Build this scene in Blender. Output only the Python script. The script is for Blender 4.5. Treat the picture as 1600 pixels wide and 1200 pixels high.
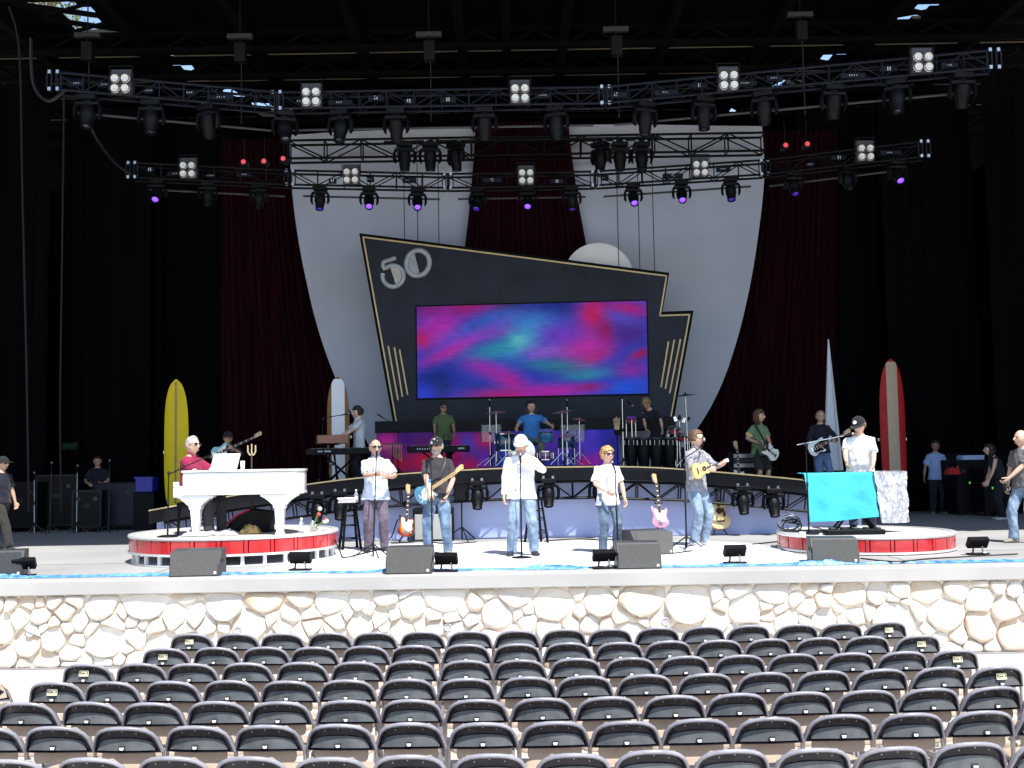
import bpy, bmesh, math, random
from mathutils import Vector, Matrix, noise
import numpy as np

random.seed(7)
R = math.radians
scene = bpy.context.scene
for _o in list(bpy.data.objects):
    bpy.data.objects.remove(_o)
C = scene.collection

# ------------------------------------------------------------------ camera
F = 1690.0                       # focal length in pixels of the 1600 px wide photograph
PITCH, ROLL = R(4.03), R(-0.95)
CAM = Vector((0, 0, 2.54))
CROT = Matrix.Rotation(R(90) + PITCH, 3, 'X') @ Matrix.Rotation(ROLL, 3, 'Z')
cam_d = bpy.data.cameras.new('camera')
cam_d.sensor_width = 36.0
cam_d.lens = F / 1600 * 36.0
cam_d.clip_end = 600
cam = bpy.data.objects.new('camera', cam_d)
cam.matrix_world = Matrix.Translation(CAM) @ CROT.to_4x4()
C.objects.link(cam)
scene.camera = cam

# ------------------------------------------------------------------ sky, sun, exposure
SUN_AZ = math.atan2(0.46, -0.89)         # towards the sun: behind the camera, a little to the right
SUN_EL = R(60)
sx, sy, sz = (0.46 * math.cos(SUN_EL), -0.89 * math.cos(SUN_EL), math.sin(SUN_EL))
world = bpy.data.worlds.new('World')
scene.world = world
world.use_nodes = True
wn = world.node_tree
wn.nodes.clear()
sky = wn.nodes.new('ShaderNodeTexSky')
sky.sky_type = 'NISHITA'
sky.sun_disc = False
sky.sun_elevation = SUN_EL
sky.sun_rotation = math.atan2(sx, sy)
sky.air_density = 1.0
sky.dust_density = 0.6
bg = wn.nodes.new('ShaderNodeBackground')
bg.inputs['Strength'].default_value = 0.15
wo = wn.nodes.new('ShaderNodeOutputWorld')
wn.links.new(sky.outputs[0], bg.inputs[0])
wn.links.new(bg.outputs[0], wo.inputs[0])
sun_d = bpy.data.lights.new('sun', 'SUN')
sun_d.energy = 4.6
sun_d.angle = R(0.5)
sun_d.color = (1.0, 0.97, 0.935)
sun = bpy.data.objects.new('sun', sun_d)
sun.rotation_euler = Vector((sx, sy, sz)).to_track_quat('Z', 'Y').to_euler()
sun.location = (0, 0, 40)
C.objects.link(sun)
scene.view_settings.view_transform = 'Standard'
scene.view_settings.look = 'None'
scene.view_settings.gamma = 1.0
scene.view_settings.exposure = 0.95
try:
    scene.view_settings.use_curve_mapping = False
except Exception:
    pass

# ------------------------------------------------------------------ helpers
GZ = 0.0            # orchestra floor
ST = 1.09           # stage floor
def at(px, py, Y):
    """a point of the place at distance Y that is seen near a pixel of the photograph"""
    d = CROT @ Vector(((px - 800) / F, -(py - 600) / F, -1))
    return CAM + d * (Y / d.y)
def on_z(px, py, z):
    d = CROT @ Vector(((px - 800) / F, -(py - 600) / F, -1))
    return CAM + d * ((z - CAM.z) / d.z)
def px_x(px, Y, z):
    """world X of pixel column px at depth Y and height z"""
    t = ROLL
    x = (px - 800) / F
    for _ in range(4):
        p = at(px, 600, Y)
        lo, hi = -2000, 3000
        for _k in range(40):
            m = (lo + hi) / 2
            if at(px, m, Y).z > z: lo = m
            else: hi = m
        return at(px, (lo + hi) / 2, Y).x

def rotz(a): return Matrix.Rotation(a, 3, 'Z')
def lerp(a, b, t): return a + (b - a) * t

class MB:
    def __init__(s):
        s.v = []; s.f = []
    def add(s, vs, fs):
        n = len(s.v)
        s.v += [tuple(v) for v in vs]
        s.f += [tuple(i + n for i in f) for f in fs]
        return s
    def box(s, c, size, rot=None):
        hx, hy, hz = size[0] / 2, size[1] / 2, size[2] / 2
        c = Vector(c)
        vs = []
        for dx, dy, dz in ((-1,-1,-1),(1,-1,-1),(1,1,-1),(-1,1,-1),(-1,-1,1),(1,-1,1),(1,1,1),(-1,1,1)):
            p = Vector((dx*hx, dy*hy, dz*hz))
            if rot is not None: p = rot @ p
            vs.append(c + p)
        return s.add(vs, [(0,3,2,1),(4,5,6,7),(0,1,5,4),(1,2,6,5),(2,3,7,6),(3,0,4,7)])
    def span(s, a, b):
        return s.box([(a[i]+b[i])/2 for i in range(3)], [abs(b[i]-a[i]) for i in range(3)])
    def tube(s, pts, rad, n=8, cap=True, flat=None, up=None):
        """swept tube through pts; rad number or list; flat=(a,b) scales the section along side and up"""
        pts = [Vector(p) for p in pts]
        m = len(pts)
        rs = rad if isinstance(rad, (list, tuple)) else [rad] * m
        u = None
        rings = []
        for i in range(m):
            t = (pts[min(i+1, m-1)] - pts[max(i-1, 0)])
            if t.length < 1e-9: t = Vector((0, 0, 1))
            t.normalize()
            if u is None:
                ref = Vector(up) if up is not None else (Vector((0,0,1)) if abs(t.z) < .9 else Vector((0,1,0)))
                u = ref - t * ref.dot(t)
                if u.length < 1e-6: u = t.orthogonal()
            else:
                u = u - t * u.dot(t)
                if u.length < 1e-6: u = t.orthogonal()
            u.normalize()
            w = t.cross(u)
            fa, fb = flat if flat else (1, 1)
            rings.append([pts[i] + (w * math.cos(2*math.pi*k/n) * fa + u * math.sin(2*math.pi*k/n) * fb) * rs[i] for k in range(n)])
        return s.loft(rings, cap)
    def loft(s, rings, cap=True, close=True):
        n = len(rings[0]); vs = [p for r in rings for p in r]; fs = []
        for i in range(len(rings)-1):
            for k in range(n if close else n-1):
                a = i*n+k; b = i*n+(k+1) % n
                fs.append((a, b, b+n, a+n))
        if cap:
            fs.append(tuple(range(n-1, -1, -1)))
            fs.append(tuple(range((len(rings)-1)*n, len(rings)*n)))
        return s.add(vs, fs)
    def cyl(s, p0, p1, r0, r1=None, n=12):
        return s.tube([p0, p1], [r0, r0 if r1 is None else r1], n)
    def lathe(s, prof, n=24, o=(0,0,0), rot=None):
        o = Vector(o); rings = []
        for r, z in prof:
            ring = []
            for k in range(n):
                a = 2*math.pi*k/n
                p = Vector((max(r, 1e-4)*math.cos(a), max(r, 1e-4)*math.sin(a), z))
                if rot is not None: p = rot @ p
                ring.append(o + p)
            rings.append(ring)
        return s.loft(rings, True)
    def ell(s, c, r, rot=None, nu=16, nv=10):
        c = Vector(c); rings = []
        for i in range(nv+1):
            th = math.pi*i/nv
            th = min(max(th, .02), math.pi-.02)
            ring = []
            for k in range(nu):
                a = 2*math.pi*k/nu
                p = Vector((r[0]*math.sin(th)*math.cos(a), r[1]*math.sin(th)*math.sin(a), -r[2]*math.cos(th)))
                if rot is not None: p = rot @ p
                ring.append(c+p)
            rings.append(ring)
        return s.loft(rings, True)
    def prism(s, poly, a, b, M=None):
        """polygon (x,z) extruded along y from a to b; M maps local -> space"""
        n = len(poly); vs = [Vector((x, a, z)) for x, z in poly] + [Vector((x, b, z)) for x, z in poly]
        if M is not None: vs = [M @ v for v in vs]
        fs = [tuple(range(n)), tuple(range(2*n-1, n-1, -1))]
        for i in range(n):
            j = (i+1) % n
            fs.append((i, i+n, j+n, j))
        return s.add(vs, fs)
    def grid(s, fn, nu, nv):
        vs = [fn(i/nu, j/nv) for j in range(nv+1) for i in range(nu+1)]
        fs = [(j*(nu+1)+i, j*(nu+1)+i+1, (j+1)*(nu+1)+i+1, (j+1)*(nu+1)+i) for j in range(nv) for i in range(nu)]
        return s.add(vs, fs)
    def sheet(s, fn, nu, nv, th):
        """closed thin solid from a parametric sheet, thickness th along its normal"""
        P = [[Vector(fn(i/nu, j/nv)) for i in range(nu+1)] for j in range(nv+1)]
        def nrm(i, j):
            a = P[j][min(i+1, nu)] - P[j][max(i-1, 0)]; b = P[min(j+1, nv)][i] - P[max(j-1, 0)][i]
            q = a.cross(b); return q.normalized() if q.length > 1e-9 else Vector((0, -1, 0))
        top = [P[j][i] for j in range(nv+1) for i in range(nu+1)]
        bot = [P[j][i] - nrm(i, j)*th for j in range(nv+1) for i in range(nu+1)]
        n = len(top); W = nu+1; fs = []
        for j in range(nv):
            for i in range(nu):
                a = j*W+i
                fs.append((a, a+1, a+W+1, a+W)); fs.append((n+a+W, n+a+W+1, n+a+1, n+a))
        edge = [i for i in range(W)] + [j*W+nu for j in range(1, nv+1)] + [nv*W+i for i in range(nu-1, -1, -1)] + [j*W for j in range(nv-1, 0, -1)]
        for k in range(len(edge)):
            a, b = edge[k], edge[(k+1) % len(edge)]
            fs.append((a, n+a, n+b, b))
        return s.add(top+bot, fs)
    def xf(s, M):
        s.v = [tuple(M @ Vector(v)) for v in s.v]; return s
    def mesh(s, name='m', smooth=False, bevel=0, seg=1, ang=35):
        me = bpy.data.meshes.new(name)
        me.from_pydata(s.v, [], s.f)
        bm = bmesh.new(); bm.from_mesh(me)
        bmesh.ops.recalc_face_normals(bm, faces=bm.faces)
        if bevel:
            es = [e for e in bm.edges if len(e.link_faces) == 2 and e.calc_face_angle(0) > R(ang)]
            bmesh.ops.bevel(bm, geom=es, offset=bevel, segments=seg, affect='EDGES', profile=.6, clamp_overlap=True)
        if smooth:
            for f in bm.faces: f.smooth = True
            for e in bm.edges:
                if len(e.link_faces) == 2 and e.calc_face_angle(0) > R(50): e.smooth = False
        bm.to_mesh(me); bm.free()
        return me
    def build(s, name, m, parent=None, smooth=False, bevel=0, seg=1, loc=None, rot=None):
        return obj(name, s.mesh(name, smooth, bevel, seg), m, parent, loc, rot)

def obj(name, me, m=None, parent=None, loc=None, rot=None):
    o = bpy.data.objects.new(name, me)
    if m is not None and me is not None:
        if len(me.materials) == 0: me.materials.append(m)
        elif me.materials[0] != m: o.material_slots[0].link = 'OBJECT'; o.material_slots[0].material = m
    C.objects.link(o)
    if parent is not None: o.parent = parent
    if loc is not None: o.location = loc
    if rot is not None: o.rotation_euler = rot
    return o
def tag(o, label=None, cat=None, group=None, kind=None):
    if label: o['label'] = label
    if cat: o['category'] = cat
    if group: o['group'] = group
    if kind: o['kind'] = kind
    return o
def thing(name, label, cat, loc=(0,0,0), rz=0, group=None):
    o = bpy.data.objects.new(name, None); o.empty_display_size = .1
    C.objects.link(o); o.location = loc
    if isinstance(rz, (tuple, list)): o.rotation_euler = rz
    else: o.rotation_euler = (0, 0, rz)
    return tag(o, label, cat, group)
def copy_tree(o, parent=None):
    c = o.copy(); C.objects.link(c); c.parent = parent
    for ch in KIDS.get(o, []) if o in KIDS else list(o.children):
        copy_tree(ch, c)
    return c
KIDS = {}
ORD = ['first','second','third','fourth','fifth','sixth','seventh','eighth','ninth','tenth','eleventh','twelfth','thirteenth','fourteenth','fifteenth','sixteenth','seventeenth','eighteenth','nineteenth','twentieth']

# ------------------------------------------------------------------ materials
MATS = {}
def mat(name, col, rough=.6, var=.12, scale=6, bump=0.0, bscale=None, metal=0, spec=.5, coat=0, col2=None, stretch=None, emit=None, es=0, sheen=0, alpha=1, trans=0, rnd=False):
    if name in MATS: return MATS[name]
    m = bpy.data.materials.new(name); m.use_nodes = True
    nt = m.node_tree; b = nt.nodes['Principled BSDF']
    L = nt.links.new
    tc = nt.nodes.new('ShaderNodeTexCoord')
    src = tc.outputs['Object']
    if stretch:
        mp = nt.nodes.new('ShaderNodeMapping'); mp.inputs['Scale'].default_value = stretch
        L(src, mp.inputs[0]); src = mp.outputs[0]
    if rnd:
        oi = nt.nodes.new('ShaderNodeObjectInfo'); mu = nt.nodes.new('ShaderNodeMath'); mu.operation = 'MULTIPLY'; mu.inputs[1].default_value = 90
        va = nt.nodes.new('ShaderNodeVectorMath'); va.operation = 'ADD'
        L(oi.outputs['Random'], mu.inputs[0]); L(src, va.inputs[0]); L(mu.outputs[0], va.inputs[1]); src = va.outputs[0]
        mr = nt.nodes.new('ShaderNodeMapRange'); mr.inputs['To Min'].default_value = rough*.75; mr.inputs['To Max'].default_value = rough*1.5
        L(oi.outputs['Random'], mr.inputs[0]); L(mr.outputs[0], b.inputs['Roughness'])
    nz = nt.nodes.new('ShaderNodeTexNoise'); nz.inputs['Scale'].default_value = scale; nz.inputs['Detail'].default_value = 5
    L(src, nz.inputs['Vector'])
    rp = nt.nodes.new('ShaderNodeValToRGB')
    c2 = col2 if col2 else tuple(min(1, c*(1+var)) for c in col)
    c1 = tuple(c*(1-var) for c in col) if not col2 else col
    rp.color_ramp.elements[0].position = .3; rp.color_ramp.elements[1].position = .7
    rp.color_ramp.elements[0].color = (*c1, 1); rp.color_ramp.elements[1].color = (*c2, 1)
    L(nz.outputs['Fac'], rp.inputs[0]); L(rp.outputs[0], b.inputs['Base Color'])
    b.inputs['Roughness'].default_value = rough
    b.inputs['Metallic'].default_value = metal
    b.inputs['Specular IOR Level'].default_value = spec
    b.inputs['Coat Weight'].default_value = coat
    b.inputs['Coat Roughness'].default_value = .08
    b.inputs['Sheen Weight'].default_value = sheen
    b.inputs['Alpha'].default_value = alpha
    b.inputs['Transmission Weight'].default_value = trans
    if bump:
        n2 = nt.nodes.new('ShaderNodeTexNoise'); n2.inputs['Scale'].default_value = bscale or scale*4; n2.inputs['Detail'].default_value = 6
        L(src, n2.inputs['Vector'])
        bp = nt.nodes.new('ShaderNodeBump'); bp.inputs['Strength'].default_value = bump; bp.inputs['Distance'].default_value = .02
        L(n2.outputs['Fac'], bp.inputs['Height']); L(bp.outputs[0], b.inputs['Normal'])
    if emit:
        b.inputs['Emission Color'].default_value = (*emit, 1); b.inputs['Emission Strength'].default_value = es
    MATS[name] = m
    return m

m_black = mat('black_metal', (.004, .004, .005), .55, .3, 9, spec=.18)
m_blacktruss = mat('black_truss', (.0028, .003, .004), .5, .3, 9, spec=.15)
m_blackp = mat('black_plastic', (.0032, .0034, .0044), .5, .25, 12, bump=.05, spec=.15)
m_rubber = mat('rubber', (.012, .012, .012), .7, .2, 12)
m_chrome = mat('chrome', (.62, .63, .66), .22, .1, 9, metal=1)
m_steel = mat('brushed_steel', (.4, .41, .43), .35, .15, 20, metal=1)
m_drape = mat('black_drape', (.0013, .0014, .0021), .95, .4, 3, stretch=(1, 1, .15), spec=.1)
m_maroon = mat('maroon_velvet', (.015, .0009, .0042), .9, .5, 2.5, stretch=(3, 1, .12), spec=.1)
m_cable = mat('cable', (.005, .005, .006), .6, .2, 10)
m_white = mat('white_paint', (.78, .78, .78), .35, .04, 3)
m_wood = mat('dark_wood', (.05, .032, .02), .6, .3, 4, stretch=(1, 1, 8))
m_gold = mat('gold_trim', (.62, .47, .22), .4, .1, 6)
# ================================================================== THE SETTING
m_ground = mat('sunlit_concrete', (.46, .405, .345), .85, .10, 1.2, bump=.15, bscale=40)
g = MB(); g.grid(lambda u, v: (-160 + 320*u, -120 + 320*v, 0), 8, 8)
tag(g.build('ground', m_ground), kind='structure')
m_floor = mat('grey_stage_paint', (.30, .295, .285), .75, .13, .7, bump=.06, bscale=30)
sf = MB(); sf.span((-20, 14.3, ST-.4), (20, 36, ST))
tag(sf.build('stage_floor', m_floor), kind='structure')
# joints between floor boards of the stage
jt = MB()
for x0 in (-9.4, -4.9, 5.3, 9.8):
    jt.span((x0, 14.36, ST+.001), (x0+.012, 20, ST+.003))
jt.span((-16, 16.35, ST+.001), (-5.6, 16.362, ST+.003))
jt.span((4.2, 16.15, ST+.001), (16, 16.162, ST+.003))
tag(jt.build('stage_floor_joint', mat('joint', (.08, .078, .07), .9)), kind='structure')
m_vinyl = mat('white_vinyl', (.74, .74, .735), .5, .05, 1.0, bump=.02, bscale=20)
ws = MB()
poly = [(-3.75, 14.42), (4.25, 14.42), (4.15, 16.2), (4.0, 18.1), (3.3, 18.75), (1.6, 19.3), (0, 19.45), (-1.6, 19.35), (-2.75, 18.9), (-3.1, 17.4), (-3.3, 16.0)]
ws.add([(x, y, ST+.004) for x, y in poly] + [(x, y, ST+.001) for x, y in poly], [tuple(range(len(poly)))] + [(i, (i+1) % len(poly), (i+1) % len(poly)+len(poly), i+len(poly)) for i in range(len(poly))])
tag(ws.build('white_stage_floor', m_vinyl), kind='structure')
m_lip = mat('lip_concrete', (.36, .352, .34), .8, .11, .8, bump=.12, bscale=30)
lp = MB(); lp.span((-20, 13.93, ST-.175), (20, 14.3, ST+.004))
tag(lp.build('stage_lip', m_lip, bevel=.012, seg=2), kind='structure')
gut = MB(); gut.span((-20, 13.86, .001), (20, 13.94, .012))
tag(gut.build('floor_drain_strip', mat('drain', (.2, .19, .2), .6)), kind='structure')

# ---- the rubble stone wall under the stage lip: each stone a piece of its own
wall = thing('stone_wall', 'pale fieldstone retaining wall under the concrete stage lip', 'wall', (0, 14.025, 0))
m_mortar = mat('mortar', (.80, .74, .65), .9, .12, 5, bump=.3, bscale=40)
WZ = ST - .175
mb = MB()
mb.span((-19.5, 0, 0), (19.5, .25, WZ - .002))
mb.build('mortar_bed', m_mortar, wall)
def stone_mat(i, a, b):
    return mat('stone_%d' % i, a, .85, .1, 3.2, bump=.5, bscale=14, col2=b)
STONES = [stone_mat(0, (.64, .57, .47), (.76, .71, .63)), stone_mat(1, (.68, .64, .57), (.78, .74, .68)), stone_mat(2, (.46, .33, .20), (.76, .71, .63)),
          stone_mat(3, (.54, .42, .28), (.78, .74, .67)), stone_mat(4, (.56, .51, .45), (.70, .65, .59)), stone_mat(5, (.48, .32, .20), (.74, .66, .56))]
def clip(poly, n, d):
    out = []
    for i in range(len(poly)):
        a, b = poly[i], poly[(i+1) % len(poly)]
        da = a[0]*n[0]+a[1]*n[1]-d; db = b[0]*n[0]+b[1]*n[1]-d
        if da <= 0: out.append(a)
        if (da < 0 < db) or (db < 0 < da):
            t = da/(da-db); out.append((a[0]+(b[0]-a[0])*t, a[1]+(b[1]-a[1])*t))
    return out
rs = random.Random(21)
pts = []
XW = 8.9
tries = 0
while tries < 14000:
    tries += 1
    r = rs.choice((.10, .15, .19, .21, .24, .28)) * (1 if tries < 6000 else .55)
    x, z = rs.uniform(-XW, XW), rs.uniform(.02, WZ - .02)
    if all(((x-q[0])*.86)**2 + ((z-q[1])*1.12)**2 > ((r+q[2])*.92)**2 for q in pts): pts.append((x, z, r))
for x, z, r in pts:
    poly = [(x-.7, 0.004), (x+.7, .004), (x+.7, WZ-.006), (x-.7, WZ-.006)]
    for q in pts:
        if q[0] == x and q[1] == z or abs(q[0]-x) > 1.2: continue
        nx, nz = q[0]-x, q[1]-z
        # power diagram
        k = (nx*x+nz*z) + ((nx*nx+nz*nz) + r*r - q[2]*q[2])/2
        poly = clip(poly, (nx, nz), k)
        if len(poly) < 3: break
    if len(poly) < 3: continue
    cx = sum(p[0] for p in poly)/len(poly); cz = sum(p[1] for p in poly)/len(poly)
    def inset(p, s):
        dx, dz = p[0]-cx, p[1]-cz; L = math.hypot(dx, dz) or 1
        k = max(.3, (L-s)/L); return (cx+dx*k, cz+dz*k)
    poly = [inset(p, rs.uniform(.002, .010)) for p in poly]
    for it in range(2):
        q = []
        w = .15 if it == 0 else .25
        for i in range(len(poly)):
            a, b = poly[i], poly[(i+1) % len(poly)]
            q += [(lerp(a[0], b[0], w), lerp(a[1], b[1], w)), (lerp(a[0], b[0], 1-w), lerp(a[1], b[1], 1-w))]
        poly = q
    while len(poly) > 18: poly = [p for i, p in enumerate(poly) if i % 4 != 3]
    dep = rs.uniform(.03, .075); sd = rs.uniform(0, 90)
    tx, tz = rs.uniform(-.16, .16), rs.uniform(.05, .42)
    rings = []
    for sc_, dd in ((1, .03), (1, -.35*dep), (.93, -.75*dep), (.66, -1.0*dep), (.3, -1.06*dep)):
        ring = []
        for px_, pz_ in poly:
            jx = noise.noise(Vector((px_*7, pz_*7, sd+dd*9)))*.012
            X = cx+(px_-cx)*sc_ + jx; Z = cz+(pz_-cz)*sc_ + noise.noise(Vector((px_*7, pz_*7, sd+5+dd*9)))*.012
            Y = dd
            if dd < 0: Y = min(-.006, dd + ((X-cx)*tx+(Z-cz)*tz) + noise.noise(Vector((X*9, Z*9, sd)))*.014)
            ring.append(Vector((X-cx, max(Y, -.088), min(max(Z, .002), WZ-.003)-cz)))
        rings.append(ring)
    s_ = MB(); s_.loft(rings, True)
    o = obj('stone', s_.mesh('stone', False), rs.choice(STONES[:4] + STONES), wall, (cx, 0, cz))
    for p in o.data.polygons: p.use_smooth = True
for i, (px_, py_) in enumerate(((47, 989), (372, 985), (700, 980), (1040, 971), (1379, 957))):
    p = at(px_, py_, 13.97)
    w = thing('wall_vent', 'small round grey vent set in the stone wall, %s from the left' % ORD[i], 'vent', (p.x, 13.962, p.z), 0, 'round vents in the stone wall')
    a = MB(); a.lathe([(.05, -.05), (.052, .0), (.048, .010), (.040, .010), (.038, 0)], 18, (0, 0, 0), Matrix.Rotation(R(90), 3, 'X'))
    a.build('vent_ring', mat('vent_grey', (.42, .42, .43), .5), w, True)
    a = MB()
    for z in (-.025, -.008, .009, .026): a.box((0, .002, z), (.064, .008, .009))
    a.build('vent_louvre', mat('vent_grey', (.42, .42, .43), .5), w)

# ---- stage house: black walls, plank roof with open gaps, girders
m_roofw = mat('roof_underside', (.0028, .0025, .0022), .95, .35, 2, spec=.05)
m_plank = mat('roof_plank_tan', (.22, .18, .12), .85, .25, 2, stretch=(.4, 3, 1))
m_girder = mat('roof_steel', (.0025, .0025, .003), .8, .3, 4, spec=.1)
RZ = 13.04
house = thing('stage_house', 'dark stage shell with black walls round the whole stage', 'building', (0, 0, 0))
a = MB(); a.span((-19, 34.2, ST), (19, 34.5, RZ+.2)); a.build('back_wall', m_drape, house)
a = MB(); a.span((-14.6, 19.5, ST), (-14.3, 34.2, 11.2)); a.build('side_wall', m_drape, house)
a = MB(); a.span((14.3, 19.5, ST), (14.6, 34.2, 11.2)); a.build('side_wall', m_drape, house)
a = MB(); a.span((-14.6, 13.0, -.1), (-14.3, 19.5, 11.2)); a.build('side_pier', m_drape, house)
a = MB(); a.span((14.3, 13.0, -.1), (14.6, 19.5, 11.2)); a.build('side_pier', m_drape, house)
roof = thing('stage_roof', 'dark plank roof over the stage with thin bright gaps', 'roof', (0, 0, RZ))
rr = random.Random(5)
y = 14.15; k = 0; lit = False
def slit(Y): return 9.9 - .42*(Y-25)
while y < 34:
    wd = .62
    gap = .004
    if 24.4 < y < 33.5: gap = (.10, .0, .0, .08, .0)[k % 5]
    if gap < .02: gap = .004
    segs = []
    if y > 22.0:
        s = slit(y)
        op = k % 5 != 4
        hw = rr.uniform(.3, .55)*(1.5 if y < 26.5 else 1) if op else 0
        hw2 = rr.uniform(.25, .5) if k % 4 in (1, 2, 3) else 0
        L0 = [(-19, -s-hw), (-s+hw, 0), (0, s-hw2), (s+hw2, 19)] if op else [(-19, -5), (-5, 0), (0, s-hw2), (s+hw2, 19)]
        segs = L0
    else:
        segs = [(-19, -9), (-9, 0), (0, 9), (9, 19)]
    for x0, x1 in segs:
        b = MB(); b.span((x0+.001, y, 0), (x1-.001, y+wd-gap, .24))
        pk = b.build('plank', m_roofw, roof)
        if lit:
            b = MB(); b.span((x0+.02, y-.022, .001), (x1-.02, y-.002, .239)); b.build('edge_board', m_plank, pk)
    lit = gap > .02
    y += wd; k += 1
# light wood cover strips under the bright gaps, broken by girders
gird = MB()
for i, Y in enumerate((15.5, 19, 22.5, 25.6, 27.4, 29.2, 31.2, 33)):
    b = MB()
    b.span((-18.5, Y-.09, -.52), (18.5, Y+.09, -.40)); b.span((-18.5, Y-.09, -.10), (18.5, Y+.09, -.005))
    for j in range(26):
        x0 = -18.2 + j*1.4
        b.tube([(x0, Y, -.45), (x0+.7, Y, -.06)], .045, 4); b.tube([(x0+.7, Y, -.06), (x0+1.4, Y, -.45)], .045, 4)
    b.build('girder', m_girder, roof)
for i, X in enumerate((-11.5, -8.8, -6.2, -3.6, -1.1, 0.0, 1.4, 3.9, 6.4, 9.0, 11.6)):
    b = MB(); b.span((X-.11, 14.2, -.40), (X+.11, 34, -.104))
    b.build('joist', m_girder, roof)
for sgn in (-1, 1):
    for Y in (24.2, 25.1, 26.0, 27.1, 28.3):
        b = MB(); X = sgn*slit(Y); b.tube([(X-.9, Y-.5, -.05), (X+.9, Y+.7, .1)], .07, 5)
        b.build('roof_brace', m_girder, roof)
        b = MB(); b.tube([(X+.9, Y-.5, -.05), (X-.7, Y+.6, .1)], .05, 5)
        b.build('roof_brace', m_girder, roof)
# added plates over the side slots, made up to block the sun
for sgn in (-1, 1):
    for j in range(14):
        Y = 21.6+j*.9; X = sgn*slit(Y)
        b = MB(); b.box((X+.33, Y-.6, 1.32), (2.7, .9, .04)); b.build('sun_blocker', m_roofw, roof)
# catwalk lamp housings and hanging grey panels seen under the roof
m_panel = mat('grey_panel', (.02, .02, .023), .6)
for i, (px_, py_, Y) in enumerate(((137, 55, 21.5), (375, 57, 21.5), (670, 54, 21.5), (962, 46, 21.5), (1250, 23, 21.5))):
    p = at(px_, py_, Y)
    t = thing('chain_hoist', 'black chain hoist hanging from the roof, %s from the left' % ORD[i], 'hoist', p, 0, 'chain hoists above the front truss')
    b = MB(); b.span((-.26, -.06, -.05), (.26, .06, .05)); b.build('beam_clamp', m_panel, t, bevel=.01)
    b = MB(); b.span((-.1, -.1, -.55), (.12, .1, -.16)); b.cyl((0, 0, -.16), (0, 0, -.05), .02, None, 6); b.build('motor', m_black, t, bevel=.03, seg=2)
    b = MB(); b.tube([(.03, 0, -.55), (.03, 0, p.z*-1 + 9.42)], .012, 5); b.build('chain', m_cable, t)
    b = MB(); b.tube([(0, 0, .05), (0, 0, RZ-p.z-.42)], .014, 5); b.build('sling', m_black, t)
# ================================================================== DRAPES AND BACKDROP
def drape(name, label, xl, xr, Y, z0, z1, m, lam=.28, amp=.09, cat='curtain', group=None, nv=10, seed=0):
    """hanging cloth with folds; xl and xr are functions of the height fraction"""
    w = max(abs(xr(0)-xl(0)), abs(xr(1)-xl(1)))
    nu = int(max(24, w/lam*9))
    cx = (xl(0)+xr(0))/2
    def fn(u, v):
        x = lerp(xl(v), xr(v), u)
        ph = 2*math.pi*(u*w/lam) + 2.2*noise.noise(Vector((u*w*1.3, v*.8, seed)))
        y = amp*(math.sin(ph)*(.65+.35*noise.noise(Vector((u*w*.9, v*1.1, seed+7)))) + .3*math.sin(2.3*ph+v*2))
        return (x-cx, y, (z1-z0)*v)
    b = MB(); b.sheet(fn, nu, nv, .012)
    o = b.build(name, m, None, True, loc=(cx, Y, z0))
    return tag(o, label, cat, group)
def const(c): return lambda v: c
# side masking legs
legs = [(-13.9, -11.0, 25.5, 'outermost black masking drape on the left side'), (-11.4, -9.2, 27.4, 'second black masking drape from the left edge'),
        (-9.6, -7.5, 29.0, 'black masking drape left of the maroon curtain'), (7.9, 10.0, 29.0, 'black masking drape right of the maroon curtain'),
        (9.6, 11.9, 27.4, 'second black masking drape from the right edge'), (11.4, 14.2, 25.5, 'outermost black masking drape on the right side')]
for i, (a, b, Y, l) in enumerate(legs):
    drape('masking_drape', l, const(a), const(b), Y, ST+.02, 11.8, m_drape, .34, .07, 'drape', 'black masking drapes', 4, i*3)
def interp(pts):
    pts = sorted(pts)
    def f(v):
        if v <= pts[0][0]: return pts[0][1]
        for (a, b), (c, d) in zip(pts, pts[1:]):
            if v <= c: return lerp(b, d, (v-a)/(c-a))
        return pts[-1][1]
    return f
def edge(pxs, Y, z0, z1):
    """outline (pixel pairs) -> x as a function of height fraction at depth Y"""
    P = [at(x, y, Y) for x, y in pxs]
    return interp([((p.z-z0)/(z1-z0), p.x) for p in P])
YB = 28.0
drape('maroon_curtain', 'dark maroon velvet curtain left of the white backdrop', edge([(345, 200), (345, 760)], 28.7, ST, 11.3), edge([(500, 200), (600, 760)], 28.7, ST, 11.3), 28.7, ST+.05, 11.3, m_maroon, .26, .09, 'curtain', 'maroon velvet curtains', 10, 20)
drape('maroon_curtain', 'dark maroon velvet curtain right of the white backdrop', edge([(1130, 200), (1030, 760)], 28.7, ST, 11.3), edge([(1306, 200), (1302, 760)], 28.7, ST, 11.3), 28.7, ST+.05, 11.3, m_maroon, .26, .09, 'curtain', 'maroon velvet curtains', 10, 30)
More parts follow.
